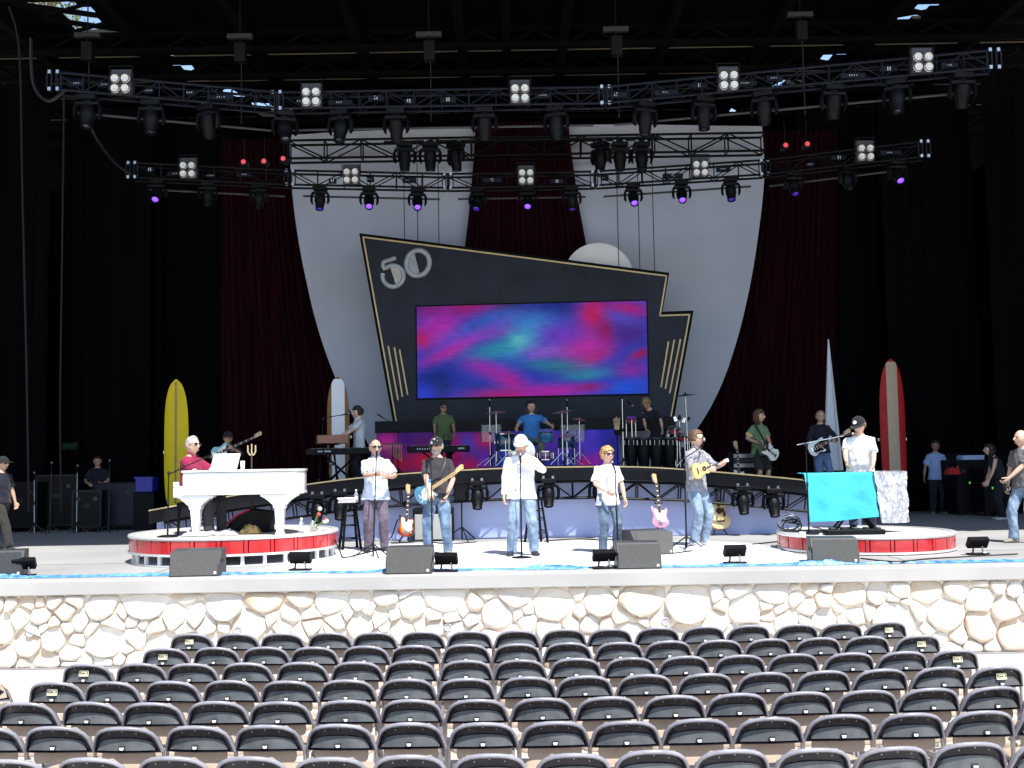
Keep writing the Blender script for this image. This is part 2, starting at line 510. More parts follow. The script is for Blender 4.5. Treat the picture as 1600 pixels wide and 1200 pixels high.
# white hull shaped backdrop: two curved hard panels
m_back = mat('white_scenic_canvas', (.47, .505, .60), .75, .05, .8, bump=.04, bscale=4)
def backdrop(label, out, inn, Y):
    z0, z1 = ST+.9, 11.2
    fo, fi = edge(out, Y, z0, z1), edge(inn, Y, z0, z1)
    # smooth outline
    def sm(f):
        return lambda v: sum(f(min(1, max(0, v+d))) for d in (-.05, -.025, 0, .025, .05))/5
    fo = sm(fo)
    cx = fi(.5)
    def fn(u, v):
        x = lerp(fo(v), fi(v), u)
        bulge = -.45*math.sin(math.pi*.5*u) + .05*noise.noise(Vector((x*.8, v*5, 3))) + .02*noise.noise(Vector((x*2.5, v*3, 8)))
        return (x-cx, bulge, (z1-z0)*v)
    b = MB(); b.sheet(fn, 24, 44, .06)
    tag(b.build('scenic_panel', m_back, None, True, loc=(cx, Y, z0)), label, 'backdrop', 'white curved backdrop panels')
backdrop('large white curved scenic panel behind the left half of the sign', [(452, 190), (453, 260), (456, 300), (462, 350), (470, 400), (481, 450), (494, 505), (508, 550), (523, 590), (545, 640), (590, 720)], [(792, 190), (792, 720)], YB)
backdrop('large white curved scenic panel behind the right half of the sign', [(1188, 185), (1194, 262), (1191, 310), (1185, 360), (1176, 420), (1165, 475), (1150, 535), (1128, 600), (1100, 655), (1050, 720)], [(794, 190), (794, 720)], YB)
drape('centre_curtain', 'dark maroon curtain hanging between the two white panels', edge([(743, 190), (741, 235), (735, 310), (727, 380), (712, 480)], 27.2, 5, 11.2), edge([(888, 190), (892, 235), (903, 310), (916, 380), (935, 480)], 27.2, 5, 11.2), 27.2, 5.0, 11.2, m_maroon, .2, .07, 'curtain', 'maroon velvet curtains', 12, 44)
# ---- sign
YS = 26.0
m_sign = mat('sign_black', (.010, .0145, .027), .55, .5, 1.1, bump=.05, spec=.25)
m_edge = mat('sign_edge_black', (.004, .004, .005), .7, spec=.1)
sign = thing('stage_sign', 'tall slanted black sign board with gold trim and numerals above the drums', 'sign', (at(820, 520, YS).x, YS, at(820, 520, YS).z))
so = Vector(sign.location)
def sp(x, y, dy=0): return at(x, y, YS+dy) - so
def sprism(pxs, name, m, y0, y1, parent=None, bevel=0):
    P = [sp(x, y) for x, y in pxs]
    b = MB(); b.prism([(p.x, p.z) for p in P], y0, y1); return b.build(name, m, parent or sign, bevel=bevel)
sprism([(561, 364), (1046, 426), (1035, 487), (1084, 485), (1050, 672), (617, 678)], 'board', m_edge, 0, .34, bevel=.01)
sprism([(567, 371), (1040, 431), (1029, 494), (1076, 492), (1044, 668), (624, 672)], 'face_panel', m_sign, -.03, -.002)
def strip(pxs, w, name, m, y0, y1, parent=None):
    P = [sp(x, y) for x, y in pxs]
    b = MB()
    for p, q in zip(P, P[1:]):
        d = Vector((q.x-p.x, 0, q.z-p.z)).normalized()*(w*.5); n = Vector((-d.z, 0, d.x))
        b.prism([(v.x, v.z) for v in (p-d-n, q+d-n, q+d+n, p-d+n)], y0, y1)
    return b.build(name, m, parent or sign)
for pts_ in ([(568, 371), (1041, 431.5)], [(1041, 432.5), (1030.8, 492.5)], [(1031.5, 493.5), (1077, 492)], [(1076.8, 493), (1046, 662)], [(568, 372.5), (621, 667)]):
    strip(pts_, .035, 'gold_trim', m_gold, -.05, -.031)
for pts_ in ([(607, 542), (622, 624)], [(616.6, 544), (629, 619)], [(624.8, 547.7), (637, 616)], [(1044, 535), (1032.7, 604)], [(1053, 532.4), (1039.5, 606.5)], [(1062.6, 531.3), (1046, 613.6)]):
    strip(pts_, .035, 'gold_stripe', m_gold, -.05, -.031)
# numerals
m_silver = mat('silver_paint', (.36, .38, .42), .45, .15, 5, metal=.15)
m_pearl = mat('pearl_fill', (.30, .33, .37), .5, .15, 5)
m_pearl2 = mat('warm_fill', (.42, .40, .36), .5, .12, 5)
def zp(x, y): p = sp(570+x/12, 370+y/12); return Vector((p.x, -.06, p.z))
def arc(cx, cy, rx, ry, a0, a1, n=28, tilt=0):
    out = []
    for i in range(n+1):
        t = R(a0+(a1-a0)*i/n); x, y = rx*math.cos(t), ry*math.sin(t)
        out.append((cx + x*math.cos(tilt)-y*math.sin(tilt), cy + x*math.sin(tilt)+y*math.cos(tilt)))
    return out
num = MB(); num.tube([zp(*p) for p in arc(1000, 500, 215, 240, 0, 360, 36, .25)], .063, 8, False, (1, .8))
z_ = num.build('numeral_zero', m_silver, sign, True)
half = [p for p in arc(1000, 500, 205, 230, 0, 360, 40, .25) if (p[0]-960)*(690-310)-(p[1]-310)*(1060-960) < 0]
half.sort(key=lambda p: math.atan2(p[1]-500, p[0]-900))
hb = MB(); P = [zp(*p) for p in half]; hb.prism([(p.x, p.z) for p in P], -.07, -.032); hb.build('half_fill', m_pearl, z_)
five = MB()
five.tube([zp(*p) for p in arc(535, 745, 198, 198, 195, -122, 30)] + [zp(365, 610), zp(345, 560), zp(350, 480), zp(360, 478), zp(480, 440), zp(590, 402)], .056, 8, True, (1, .8))
z_ = five.build('numeral_five', m_silver, sign, True)
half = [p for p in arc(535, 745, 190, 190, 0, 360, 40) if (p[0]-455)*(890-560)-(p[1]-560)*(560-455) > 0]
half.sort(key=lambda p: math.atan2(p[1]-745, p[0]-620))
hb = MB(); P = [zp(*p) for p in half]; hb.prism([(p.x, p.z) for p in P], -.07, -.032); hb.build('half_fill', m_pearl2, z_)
# LED screen built as a grid of lit pixels (colour per vertex is the picture it shows)
def led_mat(name, strength, lines):
    m = bpy.data.materials.new(name); m.use_nodes = True
    nt = m.node_tree; b = nt.nodes['Principled BSDF']; L = nt.links.new
    at_ = nt.nodes.new('ShaderNodeAttribute'); at_.attribute_name = 'picture'
    tc = nt.nodes.new('ShaderNodeTexCoord'); wv = nt.nodes.new('ShaderNodeTexWave'); wv.bands_direction = 'Z'
    wv.inputs['Scale'].default_value = lines; wv.inputs['Distortion'].default_value = 0
    L(tc.outputs['Object'], wv.inputs['Vector'])
    mr = nt.nodes.new('ShaderNodeMapRange'); mr.inputs['To Min'].default_value = strength*.78; mr.inputs['To Max'].default_value = strength*1.12
    L(wv.outputs['Fac'], mr.inputs[0])
    L(at_.outputs['Color'], b.inputs['Emission Color']); L(mr.outputs[0], b.inputs['Emission Strength'])
    b.inputs['Base Color'].default_value = (.003, .003, .004, 1); b.inputs['Roughness'].default_value = .6; b.inputs['Specular IOR Level'].default_value = .08
    return m
def blobs_colour(u, v, base, blobs):
    c = Vector(base)
    nzv = noise.noise(Vector((u*3, v*6, 2)))*.025
    for bu, bv, ru, rv, an, col, k in blobs:
        du, dv = (u-bu)*2.42, v-bv + nzv
        ca, sa = math.cos(R(an)), math.sin(R(an))
        x, y_ = du*ca+dv*sa, -du*sa+dv*ca
        w = 1.05*k*math.exp(-((x/(ru*2.42))**2 + (y_/rv)**2))
        c = c.lerp(Vector(col), min(1, w))
    f = 1 + .18*noise.noise(Vector((u*26, v*30, 1))) + .25*noise.noise(Vector((u*4, v*3, 4)))
    return [max(0, x*f) for x in c]
def led(name, parent, corners, nu, nv, base, blobs, m, y):
    tl, tr, br, bl = corners
    vs = []; fs = []; cols = []
    for j in range(nv+1):
        for i in range(nu+1):
            u, v = i/nu, j/nv
            p = tl*(1-u)*(1-v)+tr*u*(1-v)+br*u*v+bl*(1-u)*v
            vs.append((p.x, y, p.z)); cols.append(blobs_colour(u, v, base, blobs))
    for j in range(nv):
        for i in range(nu):
            a = j*(nu+1)+i; fs.append((a+nu+1, a+nu+2, a+1, a))
    me = bpy.data.meshes.new(name); me.from_pydata(vs, [], fs)
    ca = me.color_attributes.new('picture', 'FLOAT_COLOR', 'POINT')
    for i, c in enumerate(cols): ca.data[i].color = (*c, 1)
    return obj(name, me, m, parent)
BL, DB, PK, PU, CY, RD, BK, TE = (.03, .05, .50), (.008, .02, .20), (.42, .02, .40), (.22, .06, .60), (.05, .42, .72), (.55, .012, .12), (.012, .012, .05), (.03, .33, .45)
BLOBS = [(.05, .02, .10, .10, 0, (.16, .01, .12), .8), (.40, .06, .10, .12, 0, BK, 1), (.60, .06, .16, .14, 0, DB, .8), (.22, .02, .12, .10, 0, (.36, .01, .16), .9), (.10, .22, .10, .18, -20, PK, .9), (.02, .36, .05, .10, 0, RD, .8), (.30, .20, .14, .10, -20, (.03, .12, .6), .9),
    (.22, .38, .2, .07, -25, PU, .9), (.14, .50, .13, .06, -25, PK, .9), (.36, .30, .10, .08, -15, (.25, .08, .62), .8), (.50, .20, .12, .10, 0, (.03, .2, .68), .8), (.46, .38, .09, .13, -30, CY, 1), (.36, .48, .13, .08, -10, TE, .8), (.44, .40, .035, .06, 0, (.12, .62, .66), .9),
    (.63, .34, .12, .14, 0, (.16, .05, .6), .9), (.52, .56, .05, .06, 0, (.20, .08, .68), .9), (.60, .52, .12, .07, 5, (.28, .14, .68), .7), (.77, .12, .06, .20, 10, RD, 1), (.82, .34, .04, .16, 0, (.32, .006, .05), .9), (.73, .50, .11, .14, -15, (.52, .03, .40), .95), (.77, .60, .07, .07, -20, RD, .6),
    (.92, .08, .10, .09, 10, (.42, .02, .24), .95), (.90, .20, .08, .06, 20, (.12, .08, .6), .9), (.93, .36, .08, .12, 0, (.08, .025, .28), .9), (.97, .58, .05, .05, -20, (.36, .01, .07), .9), (.93, .74, .07, .08, 0, (.26, .02, .36), .8), (.60, .68, .14, .07, 5, (.02, .26, .34), .75), (.73, .78, .10, .06, -5, (.03, .30, .40), .75),
    (.30, .70, .10, .09, 20, (.34, .03, .46), .9), (.40, .84, .08, .09, 25, (.45, .02, .36), .9), (.08, .80, .10, .12, 0, DB, .9), (.25, .90, .10, .10, 0, (.02, .04, .35), .9), (.10, .92, .04, .10, 0, (.02, .03, .12), .7), (.03, .94, .06, .1, 0, (.03, .06, .7), .7), (.38, .985, .14, .06, 0, RD, .8), (.58, .95, .18, .06, 0, PK, .95), (.75, .93, .07, .05, 0, (.3, .01, .14), .8), (.90, .96, .10, .10, -10, (.02, .10, .80), .95)]
m_led = led_mat('led_picture', 0.40, 9.0)
scr = sprism([(649.5, 478), (1011, 468.5), (1014, 617), (651, 625)], 'screen_frame', m_edge, -.07, -.031)
led('screen_picture', scr, [sp(651.5, 480), sp(1009.3, 470.6), sp(1012, 615), sp(652.8, 622.6)], 150, 62, BL, BLOBS, m_led, -.073)
# half moon disc behind the sign
m_moon = mat('moon_white', (.84, .87, .90), .8, .08, 1.3, bump=.6, bscale=5)
c = at(935, 434, 26.55); e = at(990, 434, 26.55).x - c.x
b = MB(); b.lathe([(0, -.052), (e*.5, -.05), (e*.93, -.044), (e, -.02), (e, .05)], 48, (0, 0, 0), Matrix.Rotation(R(-90), 3, 'X'))
tag(b.build('moon_disc', m_moon, None, True, loc=c), 'white round moon disc rising behind the top of the black sign', 'moon prop')
# suspension cables of the sign
for i, (x, y0, y1) in enumerate(((632, 258, 376), (653, 258, 379), (686, 258, 384), (967, 255, 420), (1000, 250, 424), (1023, 250, 428))):
    p, q = at(x, y0-40, 26.1), at(x, y1, 26.1)
    b = MB(); b.tube([(0, 0, 0), (0, 0, p.z-q.z)], .011, 5)
    tag(b.build('suspension_cable', m_cable, None, loc=(q.x, 26.1, q.z)), 'thin black cable holding up the sign, %s from the left' % ORD[i], 'cable', 'cables holding up the sign')

# ================================================================== CURVED RAMP PLATFORM WITH FASCIA
EDGE = [(-9.2, .30), (-7.6, .50), (-6.7, .64), (-5.4, .86), (-3.9, 1.06), (-3.1, 1.16), (-1.8, 1.26), (0, 1.32), (2.2, 1.31), (3.2, 1.23), (4.2, 1.13), (5.4, 1.0), (6.6, .84), (7.4, .7)]
_hp = interp(EDGE)
def hp(x): return sum(_hp(x+d) for d in (-.6, -.3, 0, .3, .6))/5
def fy(x): return 19.78 + .004*x*x          # front edge of the deck
X0, X1 = -6.7, 6.5
NS = 44
def along(f0): return [f0(lerp(X0, X1, i/NS)) for i in range(NS+1)]
plat = thing('stage_ramp', 'curved black ramp platform with gold edge across the back of the stage', 'platform', (0, 0, ST))
m_deck = mat('ramp_deck_black', (.007, .007, .009), .6, .3, 3, spec=.2)
def sweep(sec, name, m, parent=None, smooth=False, x0=X0, x1=X1, ns=NS, bevel=0):
    """section (y offset from the front edge, z offset from the deck height) swept along the ramp"""
    rings = []
    for i in range(ns+1):
        x = lerp(x0, x1, i/ns)
        rings.append([Vector((x, fy(x)+dy, hp(x)+dz if dz is not None else .006)) for dy, dz in sec])
    b = MB(); b.loft(rings, True); return b.build(name, m, parent or plat, smooth)
sweep([(0, 0), (0, -.05), (4.6, -.05), (4.6, 0)], 'deck', m_deck)
sweep([(-.02, .008), (-.02, -.016), (-.003, -.016), (-.003, .008)], 'gold_edge', m_gold)
sweep([(0.0, -.053), (0.0, -.25), (.04, -.25), (.04, -.053)], 'edge_board', m_deck)
sweep([(.44, -.06), (.44, None), (.5, None), (.5, -.06)], 'fascia_wall', mat('fascia_shade_blue', (.37, .43, .70), .6, .05, 1.2))  # white fascia; the blue of its skylit shade is mixed into the colour
sweep([(.41, -.10), (.41, -.19), (.438, -.19), (.438, -.10)], 'fascia_rail', m_deck)
for k in range(12):
    x = lerp(X0+.4, X1-.4, k/11)
    b = MB(); b.span((x-.03, fy(x)+.6, .006), (x+.03, fy(x)+.66, hp(x)-.055)); b.build('leg', m_black, plat)
# lighting truss in front of the fascia
def truss_between(parent, A, B, h, w, n, m, rc=.022, rb=.012, diag=True):
    """box truss from A to B; h height, w depth, n bays"""
    A, B = Vector(A), Vector(B); d = (B-A); L = d.length; t = d.normalized()
    up = Vector((0, 0, 1)); s = t.cross(up).normalized(); up = s.cross(t).normalized()
    off = {(a, c): s*(a*w/2)+up*(c*h/2) for a in (-1, 1) for c in (-1, 1)}
    for k, o in off.items():
        b = MB(); b.tube([A+o, B+o], rc, 6); b.build('chord', m, parent, True)
    me = None
    for i in range(n+1):
        p = A+d*(i/n)
        b = MB()
        for a in (-1, 1): b.tube([p+off[(a, -1)], p+off[(a, 1)]], rb, 5)
        b.tube([p+off[(-1, -1)], p+off[(1, -1)]], rb, 5); b.tube([p+off[(-1, 1)], p+off[(1, 1)]], rb, 5)
        b.build('post', m, parent)
        if diag and i < n:
            q = A+d*((i+1)/n); f = 1 if i % 2 else -1
            for a in (-1, 1):
                b = MB(); b.tube([p+off[(a, -f)], q+off[(a, f)]], rb, 5); b.build('brace', m, parent)
ft = thing('fascia_truss', 'black lattice truss running below the gold edge of the ramp', 'truss', (0, 0, ST))
xs = [X0+.3 + i*(X1-X0-.6)/8 for i in range(9)]
for a, b_ in zip(xs, xs[1:]):
    truss_between(ft, (a, fy(a)+.18, hp(a)-.42), (b_, fy(b_)+.18, hp(b_)-.42), .30, .26, 4, m_blacktruss, .026, .013)

# ================================================================== LIGHTS AND TRUSSES
def glow(name, col, s):
    return mat(name, (.02, .02, .03), .2, 0, 5, emit=col, es=s, coat=.5)
m_lensoff = mat('lens_off', (.03, .03, .05), .06, .2, 5, coat=1)
m_lenson = glow('lens_violet', (.16, .05, 1.0), 1.6)
m_lensdim = glow('lens_violet_dim', (.10, .03, .8), .25)
m_bluebar = mat('truss_blue_black', (.0045, .0065, .013), .5, .3, 9, spec=.2)
def moving_head(label, loc, size=1.0, tilt=0, pan=0, lens=None, group=None, base=True, name='moving_head_light'):
    t = thing(name, label, 'stage light', loc, pan, group)
    s = size
    b = MB()
    b.box((0, 0, -.04*s), (.34*s, .28*s, .10*s)); b.cyl((0, 0, -.09*s), (0, 0, -.13*s), .10*s, None, 14)
    b.build('base', m_blackp, t, bevel=.015*s)
    b = MB()
    b.box((0, 0, -.15*s), (.40*s, .14*s, .05*s))
    for k in (-1, 1):
        b.tube([(k*.19*s, 0, -.14*s), (k*.215*s, 0, -.22*s), (k*.215*s, 0, -.36*s), (k*.19*s, 0, -.43*s)], [.045*s, .06*s, .06*s, .035*s], 8, True, (.55, 1.2))
    b.build('yoke', m_blackp, t, True)
    rot = Matrix.Rotation(tilt, 3, 'X'); c = Vector((0, 0, -.33*s))
    b = MB(); b.lathe([(.06*s, .17*s), (.12*s, .14*s), (.135*s, .05*s), (.135*s, -.06*s), (.115*s, -.09*s), (.115*s, -.15*s), (.10*s, -.22*s), (.105*s, -.26*s), (.085*s, -.262*s), (.08*s, -.235*s)], 20, c, rot)
    hd = b.build('head', m_blackp, t, True)
    b = MB(); b.lathe([(.0, .0), (.078*s, 0), (.07*s, -.012*s), (.03*s, -.025*s), (0, -.028*s)], 16, c + rot @ Vector((0, 0, -.232*s)), rot)
    b.build('lens', lens or m_lensoff, hd, True)
    b = MB()
    for k in (-1, 1): b.box((k*.1*s, 0, .03*s), (.05*s, .06*s, .07*s))
    b.build('hook_clamp', m_steel, t)
    return t
m_refl = mat('lamp_reflector', (.84, .82, .77), .4, .06, 20)
m_bulb = mat('lamp_glass', (.9, .88, .82), .15, .05, 10)
m_fix = mat('fixture_grey', (.03, .03, .034), .5, .2, 9)
def four_lite(label, p, s, group):
    t = thing('four_lamp_blinder', label, 'blinder light', p, 0, group)
    b = MB(); b.box((0, .135, .03*s), (.36*s, .12, .44*s)); b.build('housing', m_fix, t, bevel=.012)
    for ix in (-1, 1):
        for iz in (-1, 1):
            c = Vector((ix*.088*s, .022, -.02*s + iz*.088*s)); rot = Matrix.Rotation(R(90), 3, 'X')
            b = MB(); b.lathe([(.012*s, -.045), (.05*s, -.025), (.074*s, .012), (.083*s, .014), (.083*s, -.02)], 20, c, rot); l = b.build('lamp', m_refl, t, True)
            b = MB(); b.ell(c+Vector((0, -.001, 0)), (.018*s, .02, .018*s), None, 10, 6); b.build('bulb', m_bulb, l, True)
            b = MB(); b.tube([c + Vector((.075*s*math.cos(k*math.pi/9), -.018, .075*s*math.sin(k*math.pi/9))) for k in range(19)], .008*s, 5, False); b.build('rim', m_fix, l)
    b = MB(); b.tube([(-.2*s, .08, .0), (-.2*s, .08, .30*s), (.2*s, .08, .30*s), (.2*s, .08, 0)], .012, 6); b.build('bracket', m_black, t)
    return t
def node(px, Y, z): return Vector((px_x(px, Y, z), Y, z))
ZU, ZL = 9.17, 8.70
UP = [node(90, 18.3, ZU), node(435, 19.5, ZU), node(945, 19.5, ZU), node(1547, 18.0, ZU)]
LO = [node(210, 22.3, ZL), node(455, 23.1, ZL), node(700, 23.6, ZL), node(930, 23.6, ZL), node(1192, 22.9, ZL), node(1440, 21.7, ZL)]
ut = thing('front_truss', 'upper bowed black lighting truss spanning the whole stage front', 'truss')
for (a, b_), n in zip(zip(UP, UP[1:]), (9, 12, 15)): truss_between(ut, a, b_, .30, .30, n, m_bluebar, .025, .012)
lt = thing('middle_truss', 'lower bowed black lighting truss in front of the white backdrop', 'truss')
for (a, b_), n in zip(zip(LO, LO[1:]), (6, 6, 5, 7, 6)): truss_between(lt, a, b_, .31, .30, n, m_blacktruss, .025, .013)
bt = thing('back_truss', 'straight black truss close in front of the backdrop top', 'truss')
truss_between(bt, node(452, 27.0, 10.45), node(1192, 27.0, 10.45), .46, .42, 13, m_blacktruss, .032, .02)
def on_poly(P, px, dy=0):
    best = None
    for a, b in zip(P, P[1:]):
        for k in range(101):
            p = a.lerp(b, k/100); x = px_x(px, p.y, p.z)
            e = abs(x-p.x)
            if best is None or e < best[0]: best = (e, p)
    return best[1].copy()
# truss joint plates, drop brackets, hanging pipes
for nm, P, par in (('u', UP, ut), ('l', LO, lt)):
    for p in P:
        b = MB()
        for a in (-1, 1):
            for c_ in (-1, 1): b.box(p+Vector((.07*a, -.15, .15*c_)), (.05, .07, .06))
        b.build('joint_bolt', m_steel, par)['kind'] = 'stuff'
        b = MB()
        for a in (-.12, -.04, .04, .12): b.box(p+Vector((a, -.15, 0)), (.022, .02, .28))
        b.build('corner_post', m_bluebar, par)['kind'] = 'stuff'
for par, P, z, dz in ((ut, UP, ZU, -.42), (lt, LO, ZL, -.30)):
    for a, b_ in zip(P, P[1:]):
        b = MB(); b.tube([a+Vector((.2, .3, dz)), b_+Vector((-.2, .3, dz))], .024, 6); b.build('drop_pipe', m_fix, par)
ux = [137, 237, 327, 445, 530, 620, 757, 870, 1005, 1100, 1195, 1300, 1403, 1500]
rf = random.Random(3)
for i, x in enumerate(ux):
    p = on_poly(UP, x); 
    moving_head('large black moving head under the front truss, %s from the left' % ORD[i], p+Vector((0, 0, -.17)), 1.0, R(rf.uniform(-28, 22)), R(rf.uniform(-25, 25)), group='moving heads under the front truss')
lx = [(245, 1), (325, 0), (404, 0), (501, 2), (577, 1), (653, 1), (746, 2), (824, 1), (893, 2), (990, 1), (1064, 1), (1140, 2), (1240, 2), (1322, 0), (1402, 1)]
for i, (x, on) in enumerate(lx):
    p = on_poly(LO, x)
    tl = R(-42) if on == 1 else R(rf.uniform(-34, -10))
    moving_head('black moving head under the middle truss, %s from the left%s' % (ORD[i], ', lens glowing violet' if on == 1 else ''), p+Vector((0, 0, -.16)), .86, tl, R(rf.uniform(-8, 8)) if on == 1 else R(rf.uniform(-25, 25)), (m_lensoff, m_lenson, m_lensdim)[on], 'moving heads under the middle truss')
for i, x in enumerate((632, 672, 712, 938, 968, 1002)):
    p = at(x, 224, 25.2)
    moving_head('black moving head on the back pipe, %s from the left' % ORD[i], p, 1.12, R(rf.uniform(-8, 8)), R(90+rf.uniform(-60, 60)) if i in (2, 3) else R(rf.uniform(-8, 8)), group='moving heads on the back pipe')
pp = MB(); pp.tube([node(600, 25.2, at(700, 222, 25.2).z+.03), node(1030, 25.2, at(700, 222, 25.2).z+.03)], .03, 8)
tag(pp.build('back_pipe', m_black), 'black pipe carrying six lights behind the middle truss', 'pipe')
for i, x in enumerate((199, 493, 813, 1133, 1434)):
    four_lite('four lamp blinder on the front truss, %s from the left' % ORD[i], on_poly(UP, x)+Vector((0, -.36, .02)), 1.0, 'blinders on the front truss')
for i, x in enumerate((299, 553, 821, 1091, 1345)):
    four_lite('four lamp blinder on the middle truss, %s from the left' % ORD[i], on_poly(LO, x)+Vector((0, -.36, .04)), 1.0, 'blinders on the middle truss')
# small dimmer boxes with white marks along the trusses
bx_i = 0
for P, xs_ in ((UP, (120, 165, 232, 300, 345, 470, 530, 590, 640, 700, 850, 960, 1040, 1090, 1165, 1210, 1330, 1390, 1480)), (LO, (235, 272, 330, 380, 520, 580, 640, 770, 870, 945, 1050, 1130, 1265, 1310, 1390))):
    wh = 'front' if P is UP else 'middle'
    for i, x in enumerate(xs_):
        p = on_poly(P, x)+Vector((0, 0, rf.uniform(-.03, .06)))
        t = thing('junction_box', 'small blue black cable box in the %s truss, %s from the left' % (wh, ORD[i]), 'cable box', p, 0, 'cable boxes in the %s truss' % wh)
        b = MB(); b.box((0, 0, 0), (rf.choice((.16, .3, .44)), .1, .1)); b.build('case', m_bluebar, t, bevel=.01)
        b = MB()
        if rf.random() < .6:
            for k in range(rf.choice((3, 4))): b.box((-.06+.04*k, -.052, 0), (.014, .006, .02))
        else:
            b.box((-.02, -.053, 0), (.016, .006, .07)); b.box((.02, -.053, 0), (.016, .006, .07))
        b.build('socket', mat('socket_white', (.55, .56, .58), .5), t)['kind'] = 'stuff'
# red lamp strips
m_red = glow('lens_red', (1.0, .05, .05), .45)
for i, (x, y) in enumerate(((380, 254), (412, 253), (442, 249), (1228, 228), (1262, 226))):
    t = thing('red_spot_light', 'small spot light with red glowing lens, %s from the left' % ORD[i], 'spot light', at(x, y, 24.6), 0, 'red spot lights')
    b = MB(); b.lathe([(.05, .25), (.09, .22), (.095, 0), (.085, 0), (.08, .02)], 14, (0, 0, 0), Matrix.Rotation(R(90), 3, 'X').inverted()); b.build('can', m_blackp, t, True)
    b = MB(); b.lathe([(.0, .012), (.055, .012), (.055, .016), (0, .017)], 12, (0, 0, .025), Matrix.Rotation(R(90), 3, 'X').inverted()); b.build('lens', m_red, t, True)
    b = MB(); b.tube([(0, .1, .06), (0, .1, .6)], .015, 6); b.build('hanger', m_black, t)
# fascia moving heads
for i, x in enumerate((492, 528, 745, 857, 938, 1165, 1214)):
    X = (x-800)/F*19.6
    z = ST + hp(X) - .22
    moving_head('squat black moving head hanging below the ramp edge, %s from the left' % ORD[i], (px_x(x, 19.6, z), fy(X)+.02, z), .86, R(-24), 0, None, 'moving heads below the ramp edge')
# cable loops at the truss ends
def cable(label, pts, r=.014, m=None, name='cable', group=None, sm=8):
    # Catmull-Rom through the points
    P = [Vector(p) for p in pts]; Q = [P[0]] + P + [P[-1]]; out = []
    for i in range(1, len(Q)-2):
        for k in range(sm):
            t = k/sm; a, b, c, d = Q[i-1], Q[i], Q[i+1], Q[i+2]
            out.append(.5*((2*b)+(c-a)*t+(2*a-5*b+4*c-d)*t*t+(3*b-a-3*c+d)*t**3))
    out.append(P[-1])
    o = out[0].copy()
    b = MB(); b.tube([p-o for p in out], r, 6)
    return tag(b.build(name, m or m_cable, None, True, loc=o), label, 'cable', group)
cable('thick black cable drooping from the left end of the front truss', [at(48, 60, 18.5), at(52, 130, 18.4), at(75, 158, 18.3), at(103, 140, 18.3)], .03)
cable('long black cable sagging to the left end of the middle truss', [at(125, 160, 20.5), at(150, 215, 21), at(180, 255, 21.8), at(213, 278, 22.3)], .03)
cable('tall black cable hanging down the far left drape', [at(14, 10, 22), at(30, 80, 22), at(35, 300, 22), at(42, 600, 22), at(45, 800, 22)], .022, mat('cable_grey', (.006, .006, .007), .7))
cable('second black cable hanging beside the far left drape', [at(100, 150, 23.4), at(97, 400, 23.4), at(94, 640, 23.4), at(96, 800, 23.4)], .022, mat('cable_grey', (.006, .006, .007), .7))
# ================================================================== PEOPLE
TMP = bpy.data.scenes.new('tmp_remesh')
def remesh(mb, vox, it=5, fold=0.0, fs=9.0, seed=0):
    me = mb.mesh('tmp')
    o = bpy.data.objects.new('tmp', me); TMP.collection.objects.link(o)
    r = o.modifiers.new('r', 'REMESH'); r.mode = 'VOXEL'; r.voxel_size = vox
    s = o.modifiers.new('s', 'SMOOTH'); s.factor = .5; s.iterations = it
    vl = TMP.view_layers[0]; vl.update(); dg = vl.depsgraph; dg.update()
    m2 = bpy.data.meshes.new_from_object(o.evaluated_get(dg))
    bpy.data.objects.remove(o); bpy.data.meshes.remove(me)
    if fold:
        n = len(m2.vertices)
        co = np.empty(n*3); no = np.empty(n*3)
        m2.vertices.foreach_get('co', co); m2.vertices.foreach_get('normal', no)
        co = co.reshape(-1, 3); no = no.reshape(-1, 3)
        d = np.array([noise.noise(Vector((c[0]*fs*1.6+seed, c[1]*fs*1.6, c[2]*fs*.75+c[0]*fs))) + .5*noise.noise(Vector((c[0]*fs*3+seed, c[1]*fs*3, c[2]*fs*2.2))) for c in co])
        co = co + no*(d*fold)[:, None]
        m2.vertices.foreach_set('co', co.reshape(-1)); m2.update()
    for p in m2.polygons: p.use_smooth = True
    return m2
def mesh_data(me):
    return [tuple(v.co) for v in me.vertices], [tuple(p.vertices) for p in me.polygons]
def ik(a, b, l1, l2, hint):
    a, b = Vector(a), Vector(b); d = b-a; D = d.length
    if D > (l1+l2)*.995:
        b = a + d.normalized()*(l1+l2)*.995; d = b-a; D = d.length
    t = d.normalized(); x = (l1*l1-l2*l2+D*D)/(2*D); h = math.sqrt(max(0, l1*l1-x*x))
    n = Vector(hint)-t*Vector(hint).dot(t)
    if n.length < 1e-5: n = t.orthogonal()
    return a+t*x+n.normalized()*h, b
def head_point(a, th, u, grow=1.0):
    """a azimuth (front -y at -90 deg), th polar from the top"""
    sx_, sy_, sz_ = math.sin(th)*math.cos(a), math.sin(th)*math.sin(a), math.cos(th)
    rx, ry, rz = .074, .093, .118
    x, y, z = rx*sx_, ry*sy_, rz*sz_
    if z < 0:
        k = (-z/rz); x *= 1-.30*k**1.6
        if y > 0: y *= 1-.45*k
        else: y *= 1-.12*k
    f = max(0, -sy_)
    def gs(cx, cz, wx, wz): return math.exp(-((x-cx)/wx)**2-((z-cz)/wz)**2)*f
    d = .024*gs(0, -.016, .012, .018) + .014*gs(0, .004, .009, .022) - .009*(gs(.03, .016, .016, .011)+gs(-.03, .016, .016, .011)) + .004*gs(0, .038, .05, .012) + .006*gs(0, -.060, .022, .008) - .004*gs(0, -.068, .024, .004) + .008*gs(0, -.100, .022, .016)
    y -= d
    return Vector((x, y, z))*u*grow
